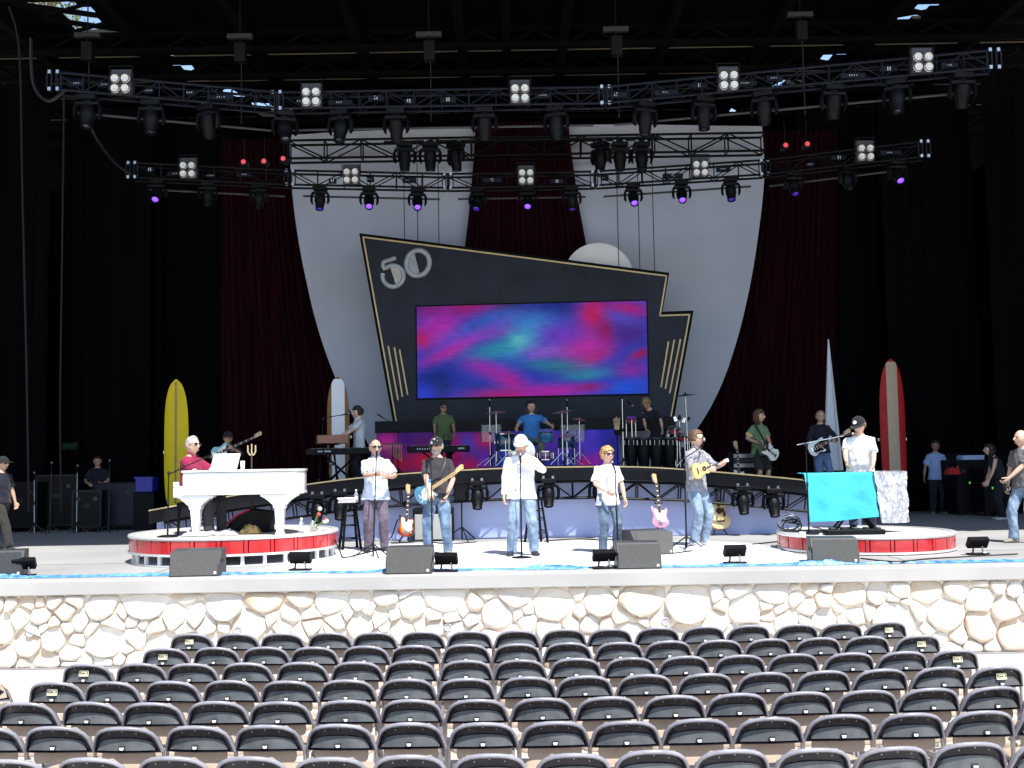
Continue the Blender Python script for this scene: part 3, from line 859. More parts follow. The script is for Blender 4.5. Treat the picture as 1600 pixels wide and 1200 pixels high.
def head_mesh(mb, M, u):
    nu, nv = 36, 28; rings = []
    for i in range(nv+1):
        th = min(max(math.pi*i/nv, .03), math.pi-.03)
        rings.append([M @ head_point(2*math.pi*k/nu, th, u) for k in range(nu)])
    mb.loft(rings, True)
    for s in (-1, 1):
        mb.ell(M @ (Vector((s*.075, .012, .002))*u), (.012*u, .022*u, .032*u), M.to_3x3(), 10, 8)
def hair_mesh(M, u, style, seed):
    nu, nv = 36, 26; rings = []
    for i in range(nv+1):
        th = min(max(math.pi*i/nv, .03), math.pi-.03); ring = []
        for k in range(nu):
            a = 2*math.pi*k/nu
            p = head_point(a, th, u); q = p/u
            front = -math.sin(a)*math.sin(th)
            side = abs(math.cos(a))
            line = {'short': .055, 'fringe': .045, 'long': .05, 'bald': .30, 'receding': .085}[style]
            low = {'short': -.03, 'fringe': -.065, 'long': -.19, 'bald': -.03, 'receding': -.03}[style]
            show = 0.0
            if front > .28: show = 1.0 if q.z > line + .02*(front-.28) else 0.0
            else: show = 1.0 if q.z > low else 0.0
            if front > .05 and front <= .28 and style not in ('long', 'fringe'): show = 1.0 if q.z > -.0 else 0.0
            if style == 'bald':
                show = 1.0 if (front < .1 and -.05 < q.z < .055) else 0.0
            th_ = {'short': .014, 'fringe': .024, 'long': .026, 'bald': .006, 'receding': .011}[style]
            nzv = noise.noise(Vector((q.x*40+seed, q.y*40, q.z*18)))*.5 + .5*noise.noise(Vector((q.x*90+seed, q.y*90, q.z*30)))
            g = th_*(1.05+1.1*nzv) if show else -.012
            n = Vector((q.x/.074**2, q.y/.093**2, q.z/.118**2)).normalized()
            v = q + n*g
            if style == 'long' and show and q.z < -.02 and front < .4:
                v.z = q.z*1.6 - .01; v.x *= 1.18; v.y = max(v.y, -.045)*1.05
            ring.append(M @ (v*u))
        rings.append(ring)
    b = MB(); b.loft(rings, True); return b
def hand(mb, w, d, n, u, curl=.5, side=1, spread=.0):
    """wrist w, direction d (along the forearm), palm normal n; side = +1 thumb towards s"""
    d = Vector(d).normalized(); n = Vector(n); n = (n-d*n.dot(d)).normalized(); s = d.cross(n)*side
    w = Vector(w)
    k = u
    rings = []
    for t, wd, tk in ((-.02, .026, .022), (.0, .028, .02), (.03, .037, .017), (.07, .042, .015), (.092, .040, .012)):
        c = w+d*t*k
        rings.append([c + (s*math.cos(2*math.pi*j/10)*wd + n*math.sin(2*math.pi*j/10)*tk)*k for j in range(10)])
    mb.loft(rings, True)
    for i, (o, L) in enumerate(((.031, .072), (.011, .080), (-.010, .075), (-.029, .058))):
        p = w+(d*.085+s*o)*k; pts_ = [p]; ang = 0
        for j, f in enumerate((.45, .32, .23)):
            ang += curl*(.9, 1.1, .8)[j]
            p = p + (d*math.cos(ang)+n*math.sin(ang)+s*spread*(o*8))*L*f*k; pts_.append(p)
        mb.tube(pts_, [.0095*k, .009*k, .0082*k, .006*k], 7)
    p = w+(d*.025+s*.03)*k
    q = p+(d*.03+s*.03+n*.012)*k; r_ = q+(d*.032+s*.008+n*(.012+.02*curl))*k
    mb.tube([p, q, r_], [.013*k, .011*k, .008*k], 7)
SKIN = [mat('skin_a', (.50, .29, .20), .5, .10, 12, bump=.03), mat('skin_b', (.58, .36, .26), .5, .10, 12, bump=.03), mat('skin_c', (.34, .19, .12), .5, .1, 12)]
m_glass = mat('sunglass_black', (.008, .008, .01), .15, .1, 8, coat=.6)
m_eye = mat('eye_dark', (.03, .022, .02), .3, .1, 8)
m_lip = mat('lip', (.33, .13, .11), .5, .1, 9)
def cloth(name, col, var=.10, scale=5, bump=.5, col2=None, stretch=None, bs=14):
    return mat(name, col, .85, var, scale, bump=bump, bscale=bs, sheen=.1, spec=.2, col2=col2, stretch=stretch)
def person(label, loc, head_=0, H=1.78, rh=None, lh=None, lean=(0, 0), feet=None, seat=None, knees=None, skin=0, shirt=None, sleeve='short', hem=.14, pants=None, shorts=False,
           shoes=None, hair=None, style='short', cap=None, badge=False, glasses=False, belly=0., yaw=0, pitch=0, rhint=None, lhint=None, rcurl=.6, lcurl=.6, rpn=None, lpn=None, collar=None, vox=.017, beard=None, wide=1.0, twist=0, coat=None):
    u = H/1.8
    t = thing('person', label, 'person', loc, head_)
    X = Vector((math.cos(twist), math.sin(twist), 0))
    zp = (seat+.10) if seat is not None else .93*u
    P0 = Vector((0, 0.02 if seat is None else .05, zp))
    wv = (Vector((lean[0], lean[1], 0)) + Vector((0, 0, .57*u)))
    L = .57*u; wv = wv.normalized(); fwd = X.cross(wv)*1.0          # points to -y when upright?
    fwd = wv.cross(X)                                                 # +y (back)
    def ring(tt, a, b, grow=0, off=0, n=18):
        c = P0 + wv*L*tt - fwd*off
        return [c + X*math.cos(2*math.pi*k/n)*(a*u*wide+grow) + fwd*math.sin(2*math.pi*k/n)*(b*u+grow) for k in range(n)]
    def bel(tt): return belly*math.exp(-((tt-.28)/.26)**2)
    TR = [(-.16, .11, .085), (-.05, .163, .108), (.06, .166, .11), (.2, .153, .104), (.38, .150, .104), (.6, .164, .115), (.78, .168, .110), (.90, .135, .088), (.99, .09, .065), (1.05, .058, .06), (1.22, .054, .056)]
    sh = {s: P0 + wv*L*.865 + X*s*.166*u*wide for s in (-1, 1)}
    hipj = {s: P0 + Vector((0, 0, -.02*u)) + X*s*.088*u for s in (-1, 1)}
    hands = {}
    elb = {}
    for s, tgt, hint in ((-1, rh, rhint), (1, lh, lhint)):
        if tgt is None: tgt = (s*.27*u, -.04, .86*u if seat is None else zp+.0)
        elb[s], hands[s] = ik(sh[s], tgt, .285*u, .255*u, hint or (s*.8, .55, -.5))
    ft = {}; kn = {}
    for s in (-1, 1):
        f = Vector(feet[0 if s < 0 else 1]) if feet else (Vector((s*.12*u, -.02, 0)) if seat is None else Vector((s*.14*u, -.42*u, 0)))
        an = f + Vector((0, .03, .085*u))
        kn[s], an = ik(hipj[s], an, .435*u, .43*u, (s*.12, -1, .0) if seat is None else (s*.25, -1, .6))
        ft[s] = (f, an)
    b = MB()
    b.loft([ring(tt, a, c+bel(tt)*.9, 0, bel(tt)*.55) for tt, a, c in TR], True)
    for s in (-1, 1):
        b.tube([sh[s]-X*s*.05*u, sh[s], sh[s].lerp(elb[s], .5), elb[s], elb[s].lerp(hands[s], .35), hands[s]], [.040*u, .052*u, .048*u, .041*u, .043*u, .027*u], 12)
        b.tube([hipj[s]+Vector((0, 0, .06)), hipj[s], hipj[s].lerp(kn[s], .5), kn[s], kn[s].lerp(ft[s][1], .3), ft[s][1]], [.08*u, .088*u, .074*u, .056*u, .058*u, .037*u], 12)
    body = remesh(b, vox, 4)
    vs, fs = mesh_data(body); full = MB(); full.add(vs, fs)
    nt = P0 + wv*L*1.06
    HM = Matrix.Translation(nt + wv*.110*u + Vector((0, -.026*u, .012*u))) @ (Matrix.Rotation(twist+yaw, 4, 'Z') @ Matrix.Rotation(pitch, 4, 'X')) @ Matrix.Diagonal((1.22, 1.17, 1.13, 1))
    head_mesh(full, HM, u)
    for s, cu, pn in ((-1, rcurl, rpn), (1, lcurl, lpn)):
        d = hands[s]-elb[s]
        pn = pn or (-s*1.0, -.2, 0.1)
        nn = Vector(pn); side = 1
        dd = d.normalized(); n_ = (nn-dd*nn.dot(dd)).normalized()
        if (dd.cross(n_)).dot(Vector((0, -1, .4))) < 0: side = -1
        hand(full, hands[s], d, pn, u*1.06, cu, side)
    me = full.mesh('body', True)
    me.name = 'body'
    sk = SKIN[skin]
    obj('body', me, sk, t)
    if shirt is not None:
        b = MB()
        g0 = .019*u
        top = [(tt, a, c) for tt, a, c in TR if .0 < tt < .97]
        rings = [ring(-hem, .196+.01*(belly > .03), .122+bel(.1)*.8, g0, bel(.1)*.4), ring(-hem+.04, .192, .118+bel(.12)*.85, g0, bel(.12)*.45)] + [ring(tt, a+.004, c+bel(tt)*.95+.004, g0, bel(tt)*.55) for tt, a, c in top] + [ring(.985, .095, .072, g0)]
        b.loft(rings, True)
        for s in (-1, 1):
            up_ = elb[s]-sh[s]
            if sleeve == 'short':
                b.tube([sh[s]-X*s*.06*u, sh[s], sh[s]+up_*.4, sh[s]+up_*.82], [.045*u, .063*u, .067*u, .076*u], 12)
            elif sleeve == 'long':
                b.tube([sh[s]-X*s*.06*u, sh[s], sh[s]+up_*.5, elb[s], elb[s].lerp(hands[s], .5), elb[s].lerp(hands[s], .93)], [.045*u, .063*u, .060*u, .056*u, .050*u, .040*u], 12)
            elif sleeve == 'rolled':
                b.tube([sh[s]-X*s*.06*u, sh[s], sh[s]+up_*.5, elb[s], elb[s].lerp(hands[s], .25)], [.045*u, .062*u, .060*u, .056*u, .054*u], 12)
        obj('shirt', remesh(b, vox, 4, .017, 7, loc[0]*3), shirt, t)
        if collar is not None:
            b = MB()
            c0 = P0+wv*L*1.0
            for s in (-1, 1):
                pts_ = [c0 + fwd*.062*u + wv*.045*u, c0 + X*s*.066*u + wv*.042*u + fwd*.01, c0 + X*s*.05*u - fwd*.06*u + wv*.012*u, c0 + X*s*.035*u - fwd*.10*u - wv*.055*u]
                b.tube(pts_, [.022*u, .026*u, .026*u, .012*u], 8, True, (.35, 1))
            b.build('collar', collar, t, True)
    if pants is not None:
        b = MB()
        b.loft([ring(tt, a+.002, c+bel(tt)*.6, .012*u, bel(tt)*.4) for tt, a, c in ((-.16, .13, .10), (-.05, .165, .11), (.06, .167, .112), (.15, .158, .106))], True)
        for s in (-1, 1):
            k0, a0 = kn[s], ft[s][1]
            if shorts:
                b.tube([hipj[s]+Vector((0, 0, .05)), hipj[s], hipj[s].lerp(k0, .5), hipj[s].lerp(k0, .97)], [.088*u, .102*u, .098*u, .095*u], 12)
            else:
                b.tube([hipj[s]+Vector((0, 0, .05)), hipj[s], hipj[s].lerp(k0, .5), k0, k0.lerp(a0, .4), k0.lerp(a0, .85), a0+Vector((0, -.005, -.035*u))], [.086*u, .098*u, .095*u, .084*u, .080*u, .074*u, .076*u], 12)
        obj('trousers' if not shorts else 'shorts', remesh(b, vox, 3, .016, 8, loc[0]*5+3), pants, t)
    for s in (-1, 1):
        f, an = ft[s]
        dirx = Vector((s*.28, -1, 0)).normalized(); sdx = Vector((0, 0, 1)).cross(dirx)
        b = MB(); rings = []
        for l, w_, h in ((-.075, .026, .07), (-.05, .038, .088), (0, .042, .09), (.06, .044, .075), (.12, .048, .055), (.165, .040, .042), (.195, .02, .028)):
            c = Vector((an.x, an.y, 0)) + dirx*l*u + Vector((0, 0, f.z))
            rings.append([c + sdx*w_*u*math.cos(q) + Vector((0, 0, max(.0, h*u*(.5+.5*math.sin(q))))) for q in [2*math.pi*k/14 for k in range(14)]])
        b.loft(rings, True); b.build('shoe', shoes or m_rubber, t, True)
    R3 = HM
    if hair is not None:
        hair_mesh(R3, u, style, loc[0]*7).build('hair', hair, t, True)
    if beard is not None:
        b = MB(); rings = []
        for i in range(9):
            th = math.pi*(.60+.38*i/8); rings.append([R3 @ (head_point(R(-165+150*k/14), th, u)*1.06 + Vector((0, 0, -.006*u))) for k in range(15)])
        b.loft(rings, False, False); b.build('beard', beard, t, True)
    if cap is not None:
        b = MB(); rings = []
        for i in range(9):
            th = math.pi*(.03+.46*i/8)
            rings.append([R3 @ (Vector((.086*math.sin(th)*math.cos(a), .106*math.sin(th)*math.sin(a)+.004, .036+.100*math.cos(th)))*u) for a in [2*math.pi*k/24 for k in range(24)]])
        b.loft(rings, True); cp = b.build('cap', cap, t, True)
        b = MB()
        def brim(p, v):
            a = R(-160+140*p); r_ = 1+.95*v*math.sin(math.pi*p)**.6
            return R3 @ (Vector((.084*math.cos(a)*(1+.1*v), .104*math.sin(a)*r_+.004, .040-.016*v-.014*math.cos(a)**2))*u)
        b.sheet(brim, 16, 4, .006); b.build('brim', cap, cp, True)
        if badge:
            b = MB(); b.lathe([(0, 0), (.026*u, 0), (.024*u, .006), (0, .008)], 16, R3 @ (Vector((0, -.098, .085))*u), R3.to_3x3() @ Matrix.Rotation(R(62), 3, 'X')); b.build('badge', m_white, cp, True)
    if glasses:
        b = MB()
        for s in (-1, 1):
            b.ell(R3 @ (Vector((s*.033, -.093, .016))*u), (.033*u, .010*u, .023*u), R3.to_3x3(), 12, 8)
            b.tube([R3 @ (Vector((s*.058, -.084, .02))*u), R3 @ (Vector((s*.078, -.03, .022))*u), R3 @ (Vector((s*.080, .012, .018))*u)], .005*u, 6)
        b.tube([R3 @ (Vector((-.012, -.098, .022))*u), R3 @ (Vector((.012, -.098, .022))*u)], .005*u, 6)
        b.build('sunglasses', m_glass, t, True)
    else:
        for s in (-1, 1):
            b = MB(); b.ell(R3 @ (Vector((s*.03, -.081, .016))*u), (.016*u, .010*u, .009*u), R3.to_3x3(), 10, 6); b.build('eye', m_eye, t, True)
    b = MB(); b.ell(R3 @ (Vector((0, -.0915, -.066))*u), (.022*u, .008*u, .006*u), R3.to_3x3(), 12, 6); b.build('mouth', m_lip, t, True)
    return t

# ================================================================== INSTRUMENTS AND STAGE GEAR
def smooth_closed(P, sm=4):
    n = len(P); out = []
    for i in range(n):
        a, b, c, d = [Vector((*P[(i+k) % n], 0)) for k in (-1, 0, 1, 2)]
        for k in range(sm):
            t = k/sm; q = .5*((2*b)+(c-a)*t+(2*a-5*b+4*c-d)*t*t+(3*b-a-3*c+d)*t**3); out.append((q.x, q.y))
    return out
UPH = [(-.222, 0), (-.21, .07), (-.168, .130), (-.10, .155), (-.03, .122), (.03, .118), (.09, .142), (.150, .150), (.178, .128), (.150, .098), (.098, .06), (.09, .03)]
LOH = [(.09, -.03), (.085, -.06), (.098, -.095), (.128, -.128), (.108, -.146), (.06, -.145), (0, -.118), (-.06, -.125), (-.12, -.158), (-.18, -.135), (-.214, -.075)]
SOLID = smooth_closed(UPH+LOH)
def ac_out(s=1):
    P = []
    for i in range(40):
        a = 2*math.pi*i/40; c = math.cos(a); x = -.25+.25*(1+c)
        w = .20*math.sqrt(max(0, 1-((x+.12)/.135)**2)) if x < -.06 else 0
        P.append((x, 0))
    Q = [(-.25, 0), (-.245, .08), (-.21, .15), (-.14, .195), (-.06, .185), (.02, .135), (.07, .12), (.13, .135), (.19, .142), (.235, .11), (.25, .05), (.252, 0)]
    Q = Q + [(x, -z) for x, z in reversed(Q[1:-1])]
    return [(x*s, z*s) for x, z in smooth_closed(Q)]
m_maple = mat('maple_neck', (.52, .33, .13), .35, .12, 6, coat=.4)
m_rose = mat('rosewood', (.04, .022, .014), .45, .2, 8)
m_cream = mat('cream_plastic', (.72, .70, .64), .35, .05, 6)
def guitar(label, M, body, kind='solid', guard=None, board=None, head=None, strap=None, name='electric_guitar', scale=1.0, cat='guitar', neck_len=.47, outline=None, thick=.045, dots=True):
    t = thing(name, label, cat)
    t.matrix_world = M
    s = scale
    guard = guard or m_cream; board = board or m_rose; head = head or m_maple
    out = outline or (SOLID if kind == 'solid' else ac_out())
    out = [(x*s, z*s) for x, z in out]
    th = thick*s
    b = MB(); b.prism(out, -th/2, th/2); b.build('body', body, t, True, bevel=.008*s, seg=2)
    x0 = (.08 if kind == 'solid' else .20)*s; x1 = x0+neck_len*s
    b = MB(); b.loft([[Vector((x, y, z)) for y, z in ((-th/2-.012*s, -w), (-th/2-.012*s, w), (-th/2+.010*s, w*.8), (-th/2+.016*s, 0), (-th/2+.010*s, -w*.8))] for x, w in ((x0, .030*s), (x1, .022*s))], True); nk = b.build('neck', head, t, True)
    b = MB(); b.box(((x0+x1)/2 - .02*s, -th/2-.0145*s, 0), (x1-x0+.03*s, .005*s, .050*s)); b.build('fingerboard', board, nk)
    hd = [(0, .022), (.03, .030), (.08, .052), (.15, .060), (.19, .045), (.18, .015), (.165, -.02), (.12, -.015), (.06, -.020), (0, -.022)] if kind == 'solid' else [(0, .024), (.03, .034), (.16, .040), (.165, .015), (.155, 0), (.165, -.015), (.16, -.040), (.03, -.034), (0, -.024)]
    b = MB(); b.prism([(x1+x*s, z*s) for x, z in hd], -th/2-.014*s, -th/2+.002*s); hs = b.build('headstock', head, t, bevel=.003*s)
    b = MB()
    for k in range(6):
        if kind == 'solid': b.ell((x1+(.035+.025*k)*s, -th/2-.006*s, (.05+.004*k)*s), (.008*s, .006*s, .012*s), None, 6, 4)
        else: b.ell((x1+(.045+.045*(k % 3))*s, -th/2-.006*s, (.048 if k < 3 else -.048)*s), (.008*s, .006*s, .012*s), None, 6, 4)
    b.build('tuning_pegs', m_chrome, hs, True)['kind'] = 'stuff'
    if dots:
        for k in range(5):
            b = MB(); b.box((lerp(x0+.1*s, x1-.05*s, k/4), -th/2-.0172*s, 0), (.016*s, .003*s, .036*s if kind == 'solid' else .02*s)); b.build('fret_marker', m_cream, nk)
    if kind == 'solid':
        pg = [(x*.98, z) for x, z in smooth_closed([(.10, .035), (.13, .085), (.08, .098), (.0, .075), (-.06, .06), (-.11, .01), (-.13, -.06), (-.10, -.115), (-.02, -.10), (.06, -.115), (.085, -.10), (.07, -.05), (.09, -.03)])]
        b = MB(); b.prism([(x*s, z*s) for x, z in pg], -th/2-.006*s, -th/2-.0005); g_ = b.build('pickguard', guard, t)
        for x in (.03, -.03, -.085):
            b = MB(); b.box((x*s, -th/2-.011*s, 0), (.02*s, .012*s, .075*s), Matrix.Rotation(R(0), 3, 'Y')); b.build('pickup', m_cream if guard is not m_cream else m_blackp, t, bevel=.003*s)
        b = MB(); b.box((-.145*s, -th/2-.010*s, 0), (.045*s, .014*s, .08*s)); b.build('bridge', m_chrome, t, bevel=.003*s)
        for q in ((-.12, -.085), (-.08, -.10), (-.155, -.10)):
            b = MB(); b.cyl((q[0]*s, -th/2-.0065*s, q[1]*s), (q[0]*s, -th/2-.022*s, q[1]*s), .011*s, .009*s, 10); b.build('knob', m_cream, t, True)
    else:
        b = MB(); b.lathe([(0, 0), (.050*s, 0), (.050*s, .002), (0, .002)], 24, (.085*s, -th/2-.001, 0), Matrix.Rotation(R(90), 3, 'X')); b.build('sound_hole', m_rubber, t)
        b = MB(); b.lathe([(.052*s, 0), (.062*s, 0), (.062*s, .002), (.052*s, .002)], 24, (.085*s, -th/2-.001, 0), Matrix.Rotation(R(90), 3, 'X')); b.build('rosette', m_wood, t)
        b = MB(); b.box((-.11*s, -th/2-.008*s, 0), (.03*s, .014*s, .15*s)); b.build('bridge', m_rose, t, bevel=.003*s)
        if guard is not m_cream:
            pg = smooth_closed([(.10, -.055), (.05, -.062), (0, -.06), (-.03, -.075), (-.02, -.115), (.04, -.115), (.09, -.10), (.13, -.09), (.13, -.065)])
            b = MB(); b.prism([(x*s, z*s) for x, z in pg], -th/2-.004*s, -th/2-.0005); b.build('pickguard', guard, t)
    b = MB()
    for k in range(6): b.tube([((-.145 if kind == 'solid' else -.11)*s, -th/2-.020*s, (-.02+.008*k)*s), (x1+.03*s, -th/2-.020*s, (-.015+.006*k)*s)], .0012*s, 3)
    b.build('strings', m_chrome, t)['kind'] = 'stuff'
    if strap is not None:
        inv = M.inverted()
        b = MB(); b.tube([inv @ Vector(p) for p in strap[1]], .024, 6, True, (1, .22), up=(0, -1, 0)); b.build('strap', strap[0], t, True)
    return t
def facing(loc, neck_ang, yaw=0, back=0):
    """front to -y; neck pointing to the right and up by neck_ang; yaw turns the instrument about the vertical"""
    return Matrix.Translation(loc) @ Matrix.Rotation(yaw, 4, 'Z') @ Matrix.Rotation(back, 4, 'X') @ Matrix.Rotation(-neck_ang, 4, 'Y')
def mic(b, p, d, r=.022):
    pass
m_grille = mat('mic_grille', (.30, .30, .32), .4, .2, 60, metal=.8)
def mic_part(parent, p, d, s=1.0, pale=False):
    p = Vector(p); d = Vector(d).normalized(); rot = Vector((0, 0, 1)).rotation_difference(d).to_matrix()
    b = MB(); b.lathe([(.009*s, -.16*s), (.011*s, -.15*s), (.016*s, -.03*s), (.018*s, -.015*s), (.018*s, 0)], 12, p, rot); m = b.build('microphone', m_blackp, parent, True)
    b = MB(); b.ell(p+d*.018*s, (.025*s, .025*s, .028*s), rot, 12, 8); b.build('grille', m_grille, m, True)
def mic_stand(label, base, top, micdir=(0, -1, .5), kind='tripod', boom=None, pole_m=None, rbase=.3, name='microphone_stand', sag=0):
    """straight pole from base to top; boom = far end of the boom arm (holds the microphone)"""
    base = Vector(base); t = thing(name, label, 'microphone stand', base)
    top = Vector(top)-base; pm = pole_m or m_black
    if kind == 'tripod':
        for k in range(3):
            a = R(90+120*k+17*base.x); e = Vector((math.cos(a)*rbase, math.sin(a)*rbase, .012))
            b = MB(); b.tube([(0, 0, .20), e], .010, 6); b.ell(e, (.018, .018, .012), None, 8, 5); b.build('leg', pm, t)
        b = MB(); b.cyl((0, 0, .16), (0, 0, .24), .022, None, 10); b.build('hub', m_rubber, t)
    else:
        b = MB(); b.lathe([(.01, .03), (.06, .03), (.14, .018), (.15, .008), (.15, 0)], 24); b.build('base', m_black, t, True)
    b = MB(); mid = top*.55; b.tube([(0, 0, .01), mid], .013, 8); b.tube([mid, top], .009, 8); b.build('pole', pm, t, True)
    b = MB(); b.cyl(mid-Vector((0, 0, .035)), mid+Vector((0, 0, .035)), .02, None, 10); b.build('clutch', m_rubber, t, True)
    if boom is not None:
        e0, e1 = Vector(boom[0])-base, Vector(boom[1])-base
        b = MB(); b.tube([e0, e1], .0085, 8); b.build('boom_arm', boom[2] if len(boom) > 2 else pm, t, True)
        b = MB(); b.ell(top, (.024, .024, .024), None, 10, 6); b.build('boom_clamp', m_rubber, t, True)
        mic_part(t, e1+Vector(micdir).normalized()*.10, micdir)
    else:
        mic_part(t, top+Vector(micdir).normalized()*.12, micdir)
    return t
m_grillecloth = mat('speaker_grille', (.085, .085, .078), .7, .25, 90, bump=.4, bscale=180)
m_cab = mat('speaker_cabinet', (.035, .036, .04), .5, .2, 30, bump=.1, bscale=90)
def wedge(label, loc, rz, w=.62, h=.36, d=.5, grille=None):
    t = thing('stage_monitor', label, 'monitor speaker', loc, rz, 'wedge monitors along the stage front')
    prof = [(-d/2, 0), (d/2, 0), (d/2, h*.45), (d*.12, h), (-d/2, h)]
    M = Matrix.Rotation(R(90), 4, 'Z')
    b = MB(); b.prism(prof, -w/2, w/2, M.to_3x3()); b.xf(Matrix.Rotation(R(180), 3, 'Z')) ; cab = b.build('cabinet', m_cab, t, bevel=.012, seg=2)
    # audience side panel of perforated steel
    b = MB(); b.box((0, -d/2-.006, h/2), (w-.03, .010, h-.03)); b.build('grille', grille or m_grillecloth, t)
    b = MB(); b.box((w/2-.05, -d/2-.013, .045), (.03, .004, .03)); b.build('badge', m_white, t)
    for s in (-1, 1):
        b = MB(); b.box((s*(w/2+.003), -.05, h*.55), (.008, .14, .05)); b.build('side_handle', m_rubber, t, bevel=.003)
    # speaker face towards the singer
    return t
def floor_light(label, loc, rz, tilt=35):
    t = thing('floor_light', label, 'floor light', loc, rz, 'small floor lights along the stage front')
    rot = Matrix.Rotation(R(tilt), 3, 'X')
    b = MB(); b.box((0, 0, .17), (.30, .08, .16), rot); h = b.build('head', m_blackp, t, bevel=.01)
    b = MB()
    for k in range(7): b.box(Vector((-.12+.04*k, 0, .17)) + rot @ Vector((0, -.045, 0)), (.008, .012, .13), rot)
    b.build('cooling_fin', m_blackp, h)['kind'] = 'stuff'
    b = MB(); b.box((0, 0, .17)+0*Vector((0, 0, 0)) if False else Vector((0, 0, .17)) + rot @ Vector((0, .043, 0)), (.26, .008, .13), rot); b.build('glass', m_lensoff, h)
    for s in (-1, 1):
        b = MB(); b.tube([(s*.06, 0, .13), (s*.075, 0, .03), (s*.12, -.02, .012)], .013, 6); b.build('bracket', m_steel if s > 0 else m_black, t)
    b = MB(); b.box((0, 0, .012), (.30, .13, .02)); b.build('foot_plate', m_black, t, bevel=.004)
    return t
def bar_stool(label, loc, h=.76):
    t = thing('bar_stool', label, 'stool', loc, R(20))
    b = MB(); b.lathe([(.0, h), (.15, h), (.165, h-.012), (.165, h-.03), (.15, h-.038), (0, h-.038)], 24); b.build('seat', m_blackp, t, True)
    for k in range(4):
        a = R(45+90*k); top = Vector((math.cos(a)*.11, math.sin(a)*.11, h-.03)); bot = Vector((math.cos(a)*.22, math.sin(a)*.22, 0))
        b = MB(); b.tube([top, bot], [.019, .024], 8); b.build('leg', m_blackp, t, True)
    for zz in (.18, .40, .56):
        for k in range(4):
            r_ = lerp(.22, .11, zz/(h-.03)); a, c = R(45+90*k), R(135+90*k)
            z2 = zz+.03*(k % 2)
            b = MB(); b.tube([(math.cos(a)*r_, math.sin(a)*r_, z2), (math.cos(c)*r_, math.sin(c)*r_, z2)], .011, 6); b.build('rung', m_blackp, t, True)
    return t
m_bottle = mat('clear_plastic', (.75, .8, .85), .1, .05, 8, trans=.75)
def bottle(label, loc, s=1.0):
    t = thing('water_bottle', label, 'bottle', loc)
    b = MB(); b.lathe([(.028*s, 0), (.032*s, .01*s), (.032*s, .12*s), (.028*s, .15*s), (.014*s, .185*s), (.013*s, .2*s)], 14); b.build('bottle_body', m_bottle, t, True)
    b = MB(); b.lathe([(.016*s, .195*s), (.016*s, .22*s), (.0, .221*s)], 10); b.build('cap', m_white, t, True)
    b = MB(); b.lathe([(.0328*s, .05*s), (.0328*s, .1*s)], 14); b.build('wrapper', m_cream, t, True)
    return t
def crumple(label, name, loc, w, d, h, m, cat, seed, rz=0, n=26, kind=None):
    def fn(u, v):
        x, y = (u-.5)*w, (v-.5)*d
        e = min(1, 5*min(u, 1-u, v, 1-v)+.05)
        q = abs(noise.noise(Vector((x*5+seed, y*5, seed))))*.8 + .5*abs(noise.noise(Vector((x*13, y*13+seed, seed)))) + .35
        k = 1 + .16*noise.noise(Vector((u*4+seed, v*4, 9)))
        return (x*k, y*k, .004+h*e*q)
    b = MB(); b.grid(fn, n, n)
    base = [fn(i/n, 0) for i in range(n+1)]
    o = b.build(name, m, None, False, loc=loc, rot=(0, 0, rz))
    return tag(o, label, cat, None, kind)
m_towel = mat('white_towel', (.76, .76, .75), .95, .05, 20, bump=.5, bscale=90)
def folded_towel(label, loc, w, d, n, m, rz=0, group=None):
    t = thing('folded_towel', label, 'towel', loc, rz, group)
    for k in range(n):
        b = MB()
        b.box((.01*math.sin(k*9), .01*math.cos(k*5), .014+.028*k), (w*(1-.04*(k % 2)), d, .027), Matrix.Rotation(R(3*math.sin(k*7)), 3, 'Z'))
        b.build('fold', m, t, True, bevel=.011, seg=2)
    return t
def amp(label, loc, rz, w=.62, h=.58, d=.27, back=0, silver=True):
    t = thing('guitar_amplifier', label, 'amplifier', loc, (R(back), 0, rz))
    b = MB(); b.box((0, 0, h/2), (w, d, h)); b.build('cabinet', m_blackp, t, bevel=.02, seg=2)
    b = MB(); b.box((0, -d/2-.004, h*.44), (w-.07, .012, h*.76)); b.build('grille_cloth', mat('amp_grille', (.33, .34, .33), .45, .12, 60, bump=.2, bscale=160, metal=.25), t, bevel=.004)
    b = MB(); b.box((0, -d/2-.003, h*.91), (w-.07, .010, h*.09)); b.build('control_panel', m_black, t)
    b = MB(); b.tube([(-.1, 0, h-.005), (-.09, 0, h+.035), (.09, 0, h+.035), (.1, 0, h-.005)], .011, 6); b.build('handle', m_rubber, t, True)
    return t
def guitar_stand(label, loc, rz=0):
    t = thing('guitar_stand', label, 'guitar stand', loc, rz, 'guitar stands')
    for a in (R(-60), R(-120), R(90)):
        b = MB(); b.tube([(0, .06, .28), (math.cos(a)*.26, .06+math.sin(a)*.24, .012)], .011, 6); b.build('leg', m_black, t)
    b = MB(); b.tube([(0, .06, .2), (0, .10, .62)], .011, 6); b.tube([(-.07, .03, .66), (-.06, .10, .63), (.06, .10, .63), (.07, .03, .66)], .012, 6); b.build('neck_post', m_black, t)
    b = MB(); b.tube([(-.12, -.06, .30), (-.11, .06, .26), (.11, .06, .26), (.12, -.06, .30)], .012, 6); b.build('cradle', m_rubber, t)
    return t
m_keyw = mat('key_white', (.75, .74, .70), .3, .04, 8)
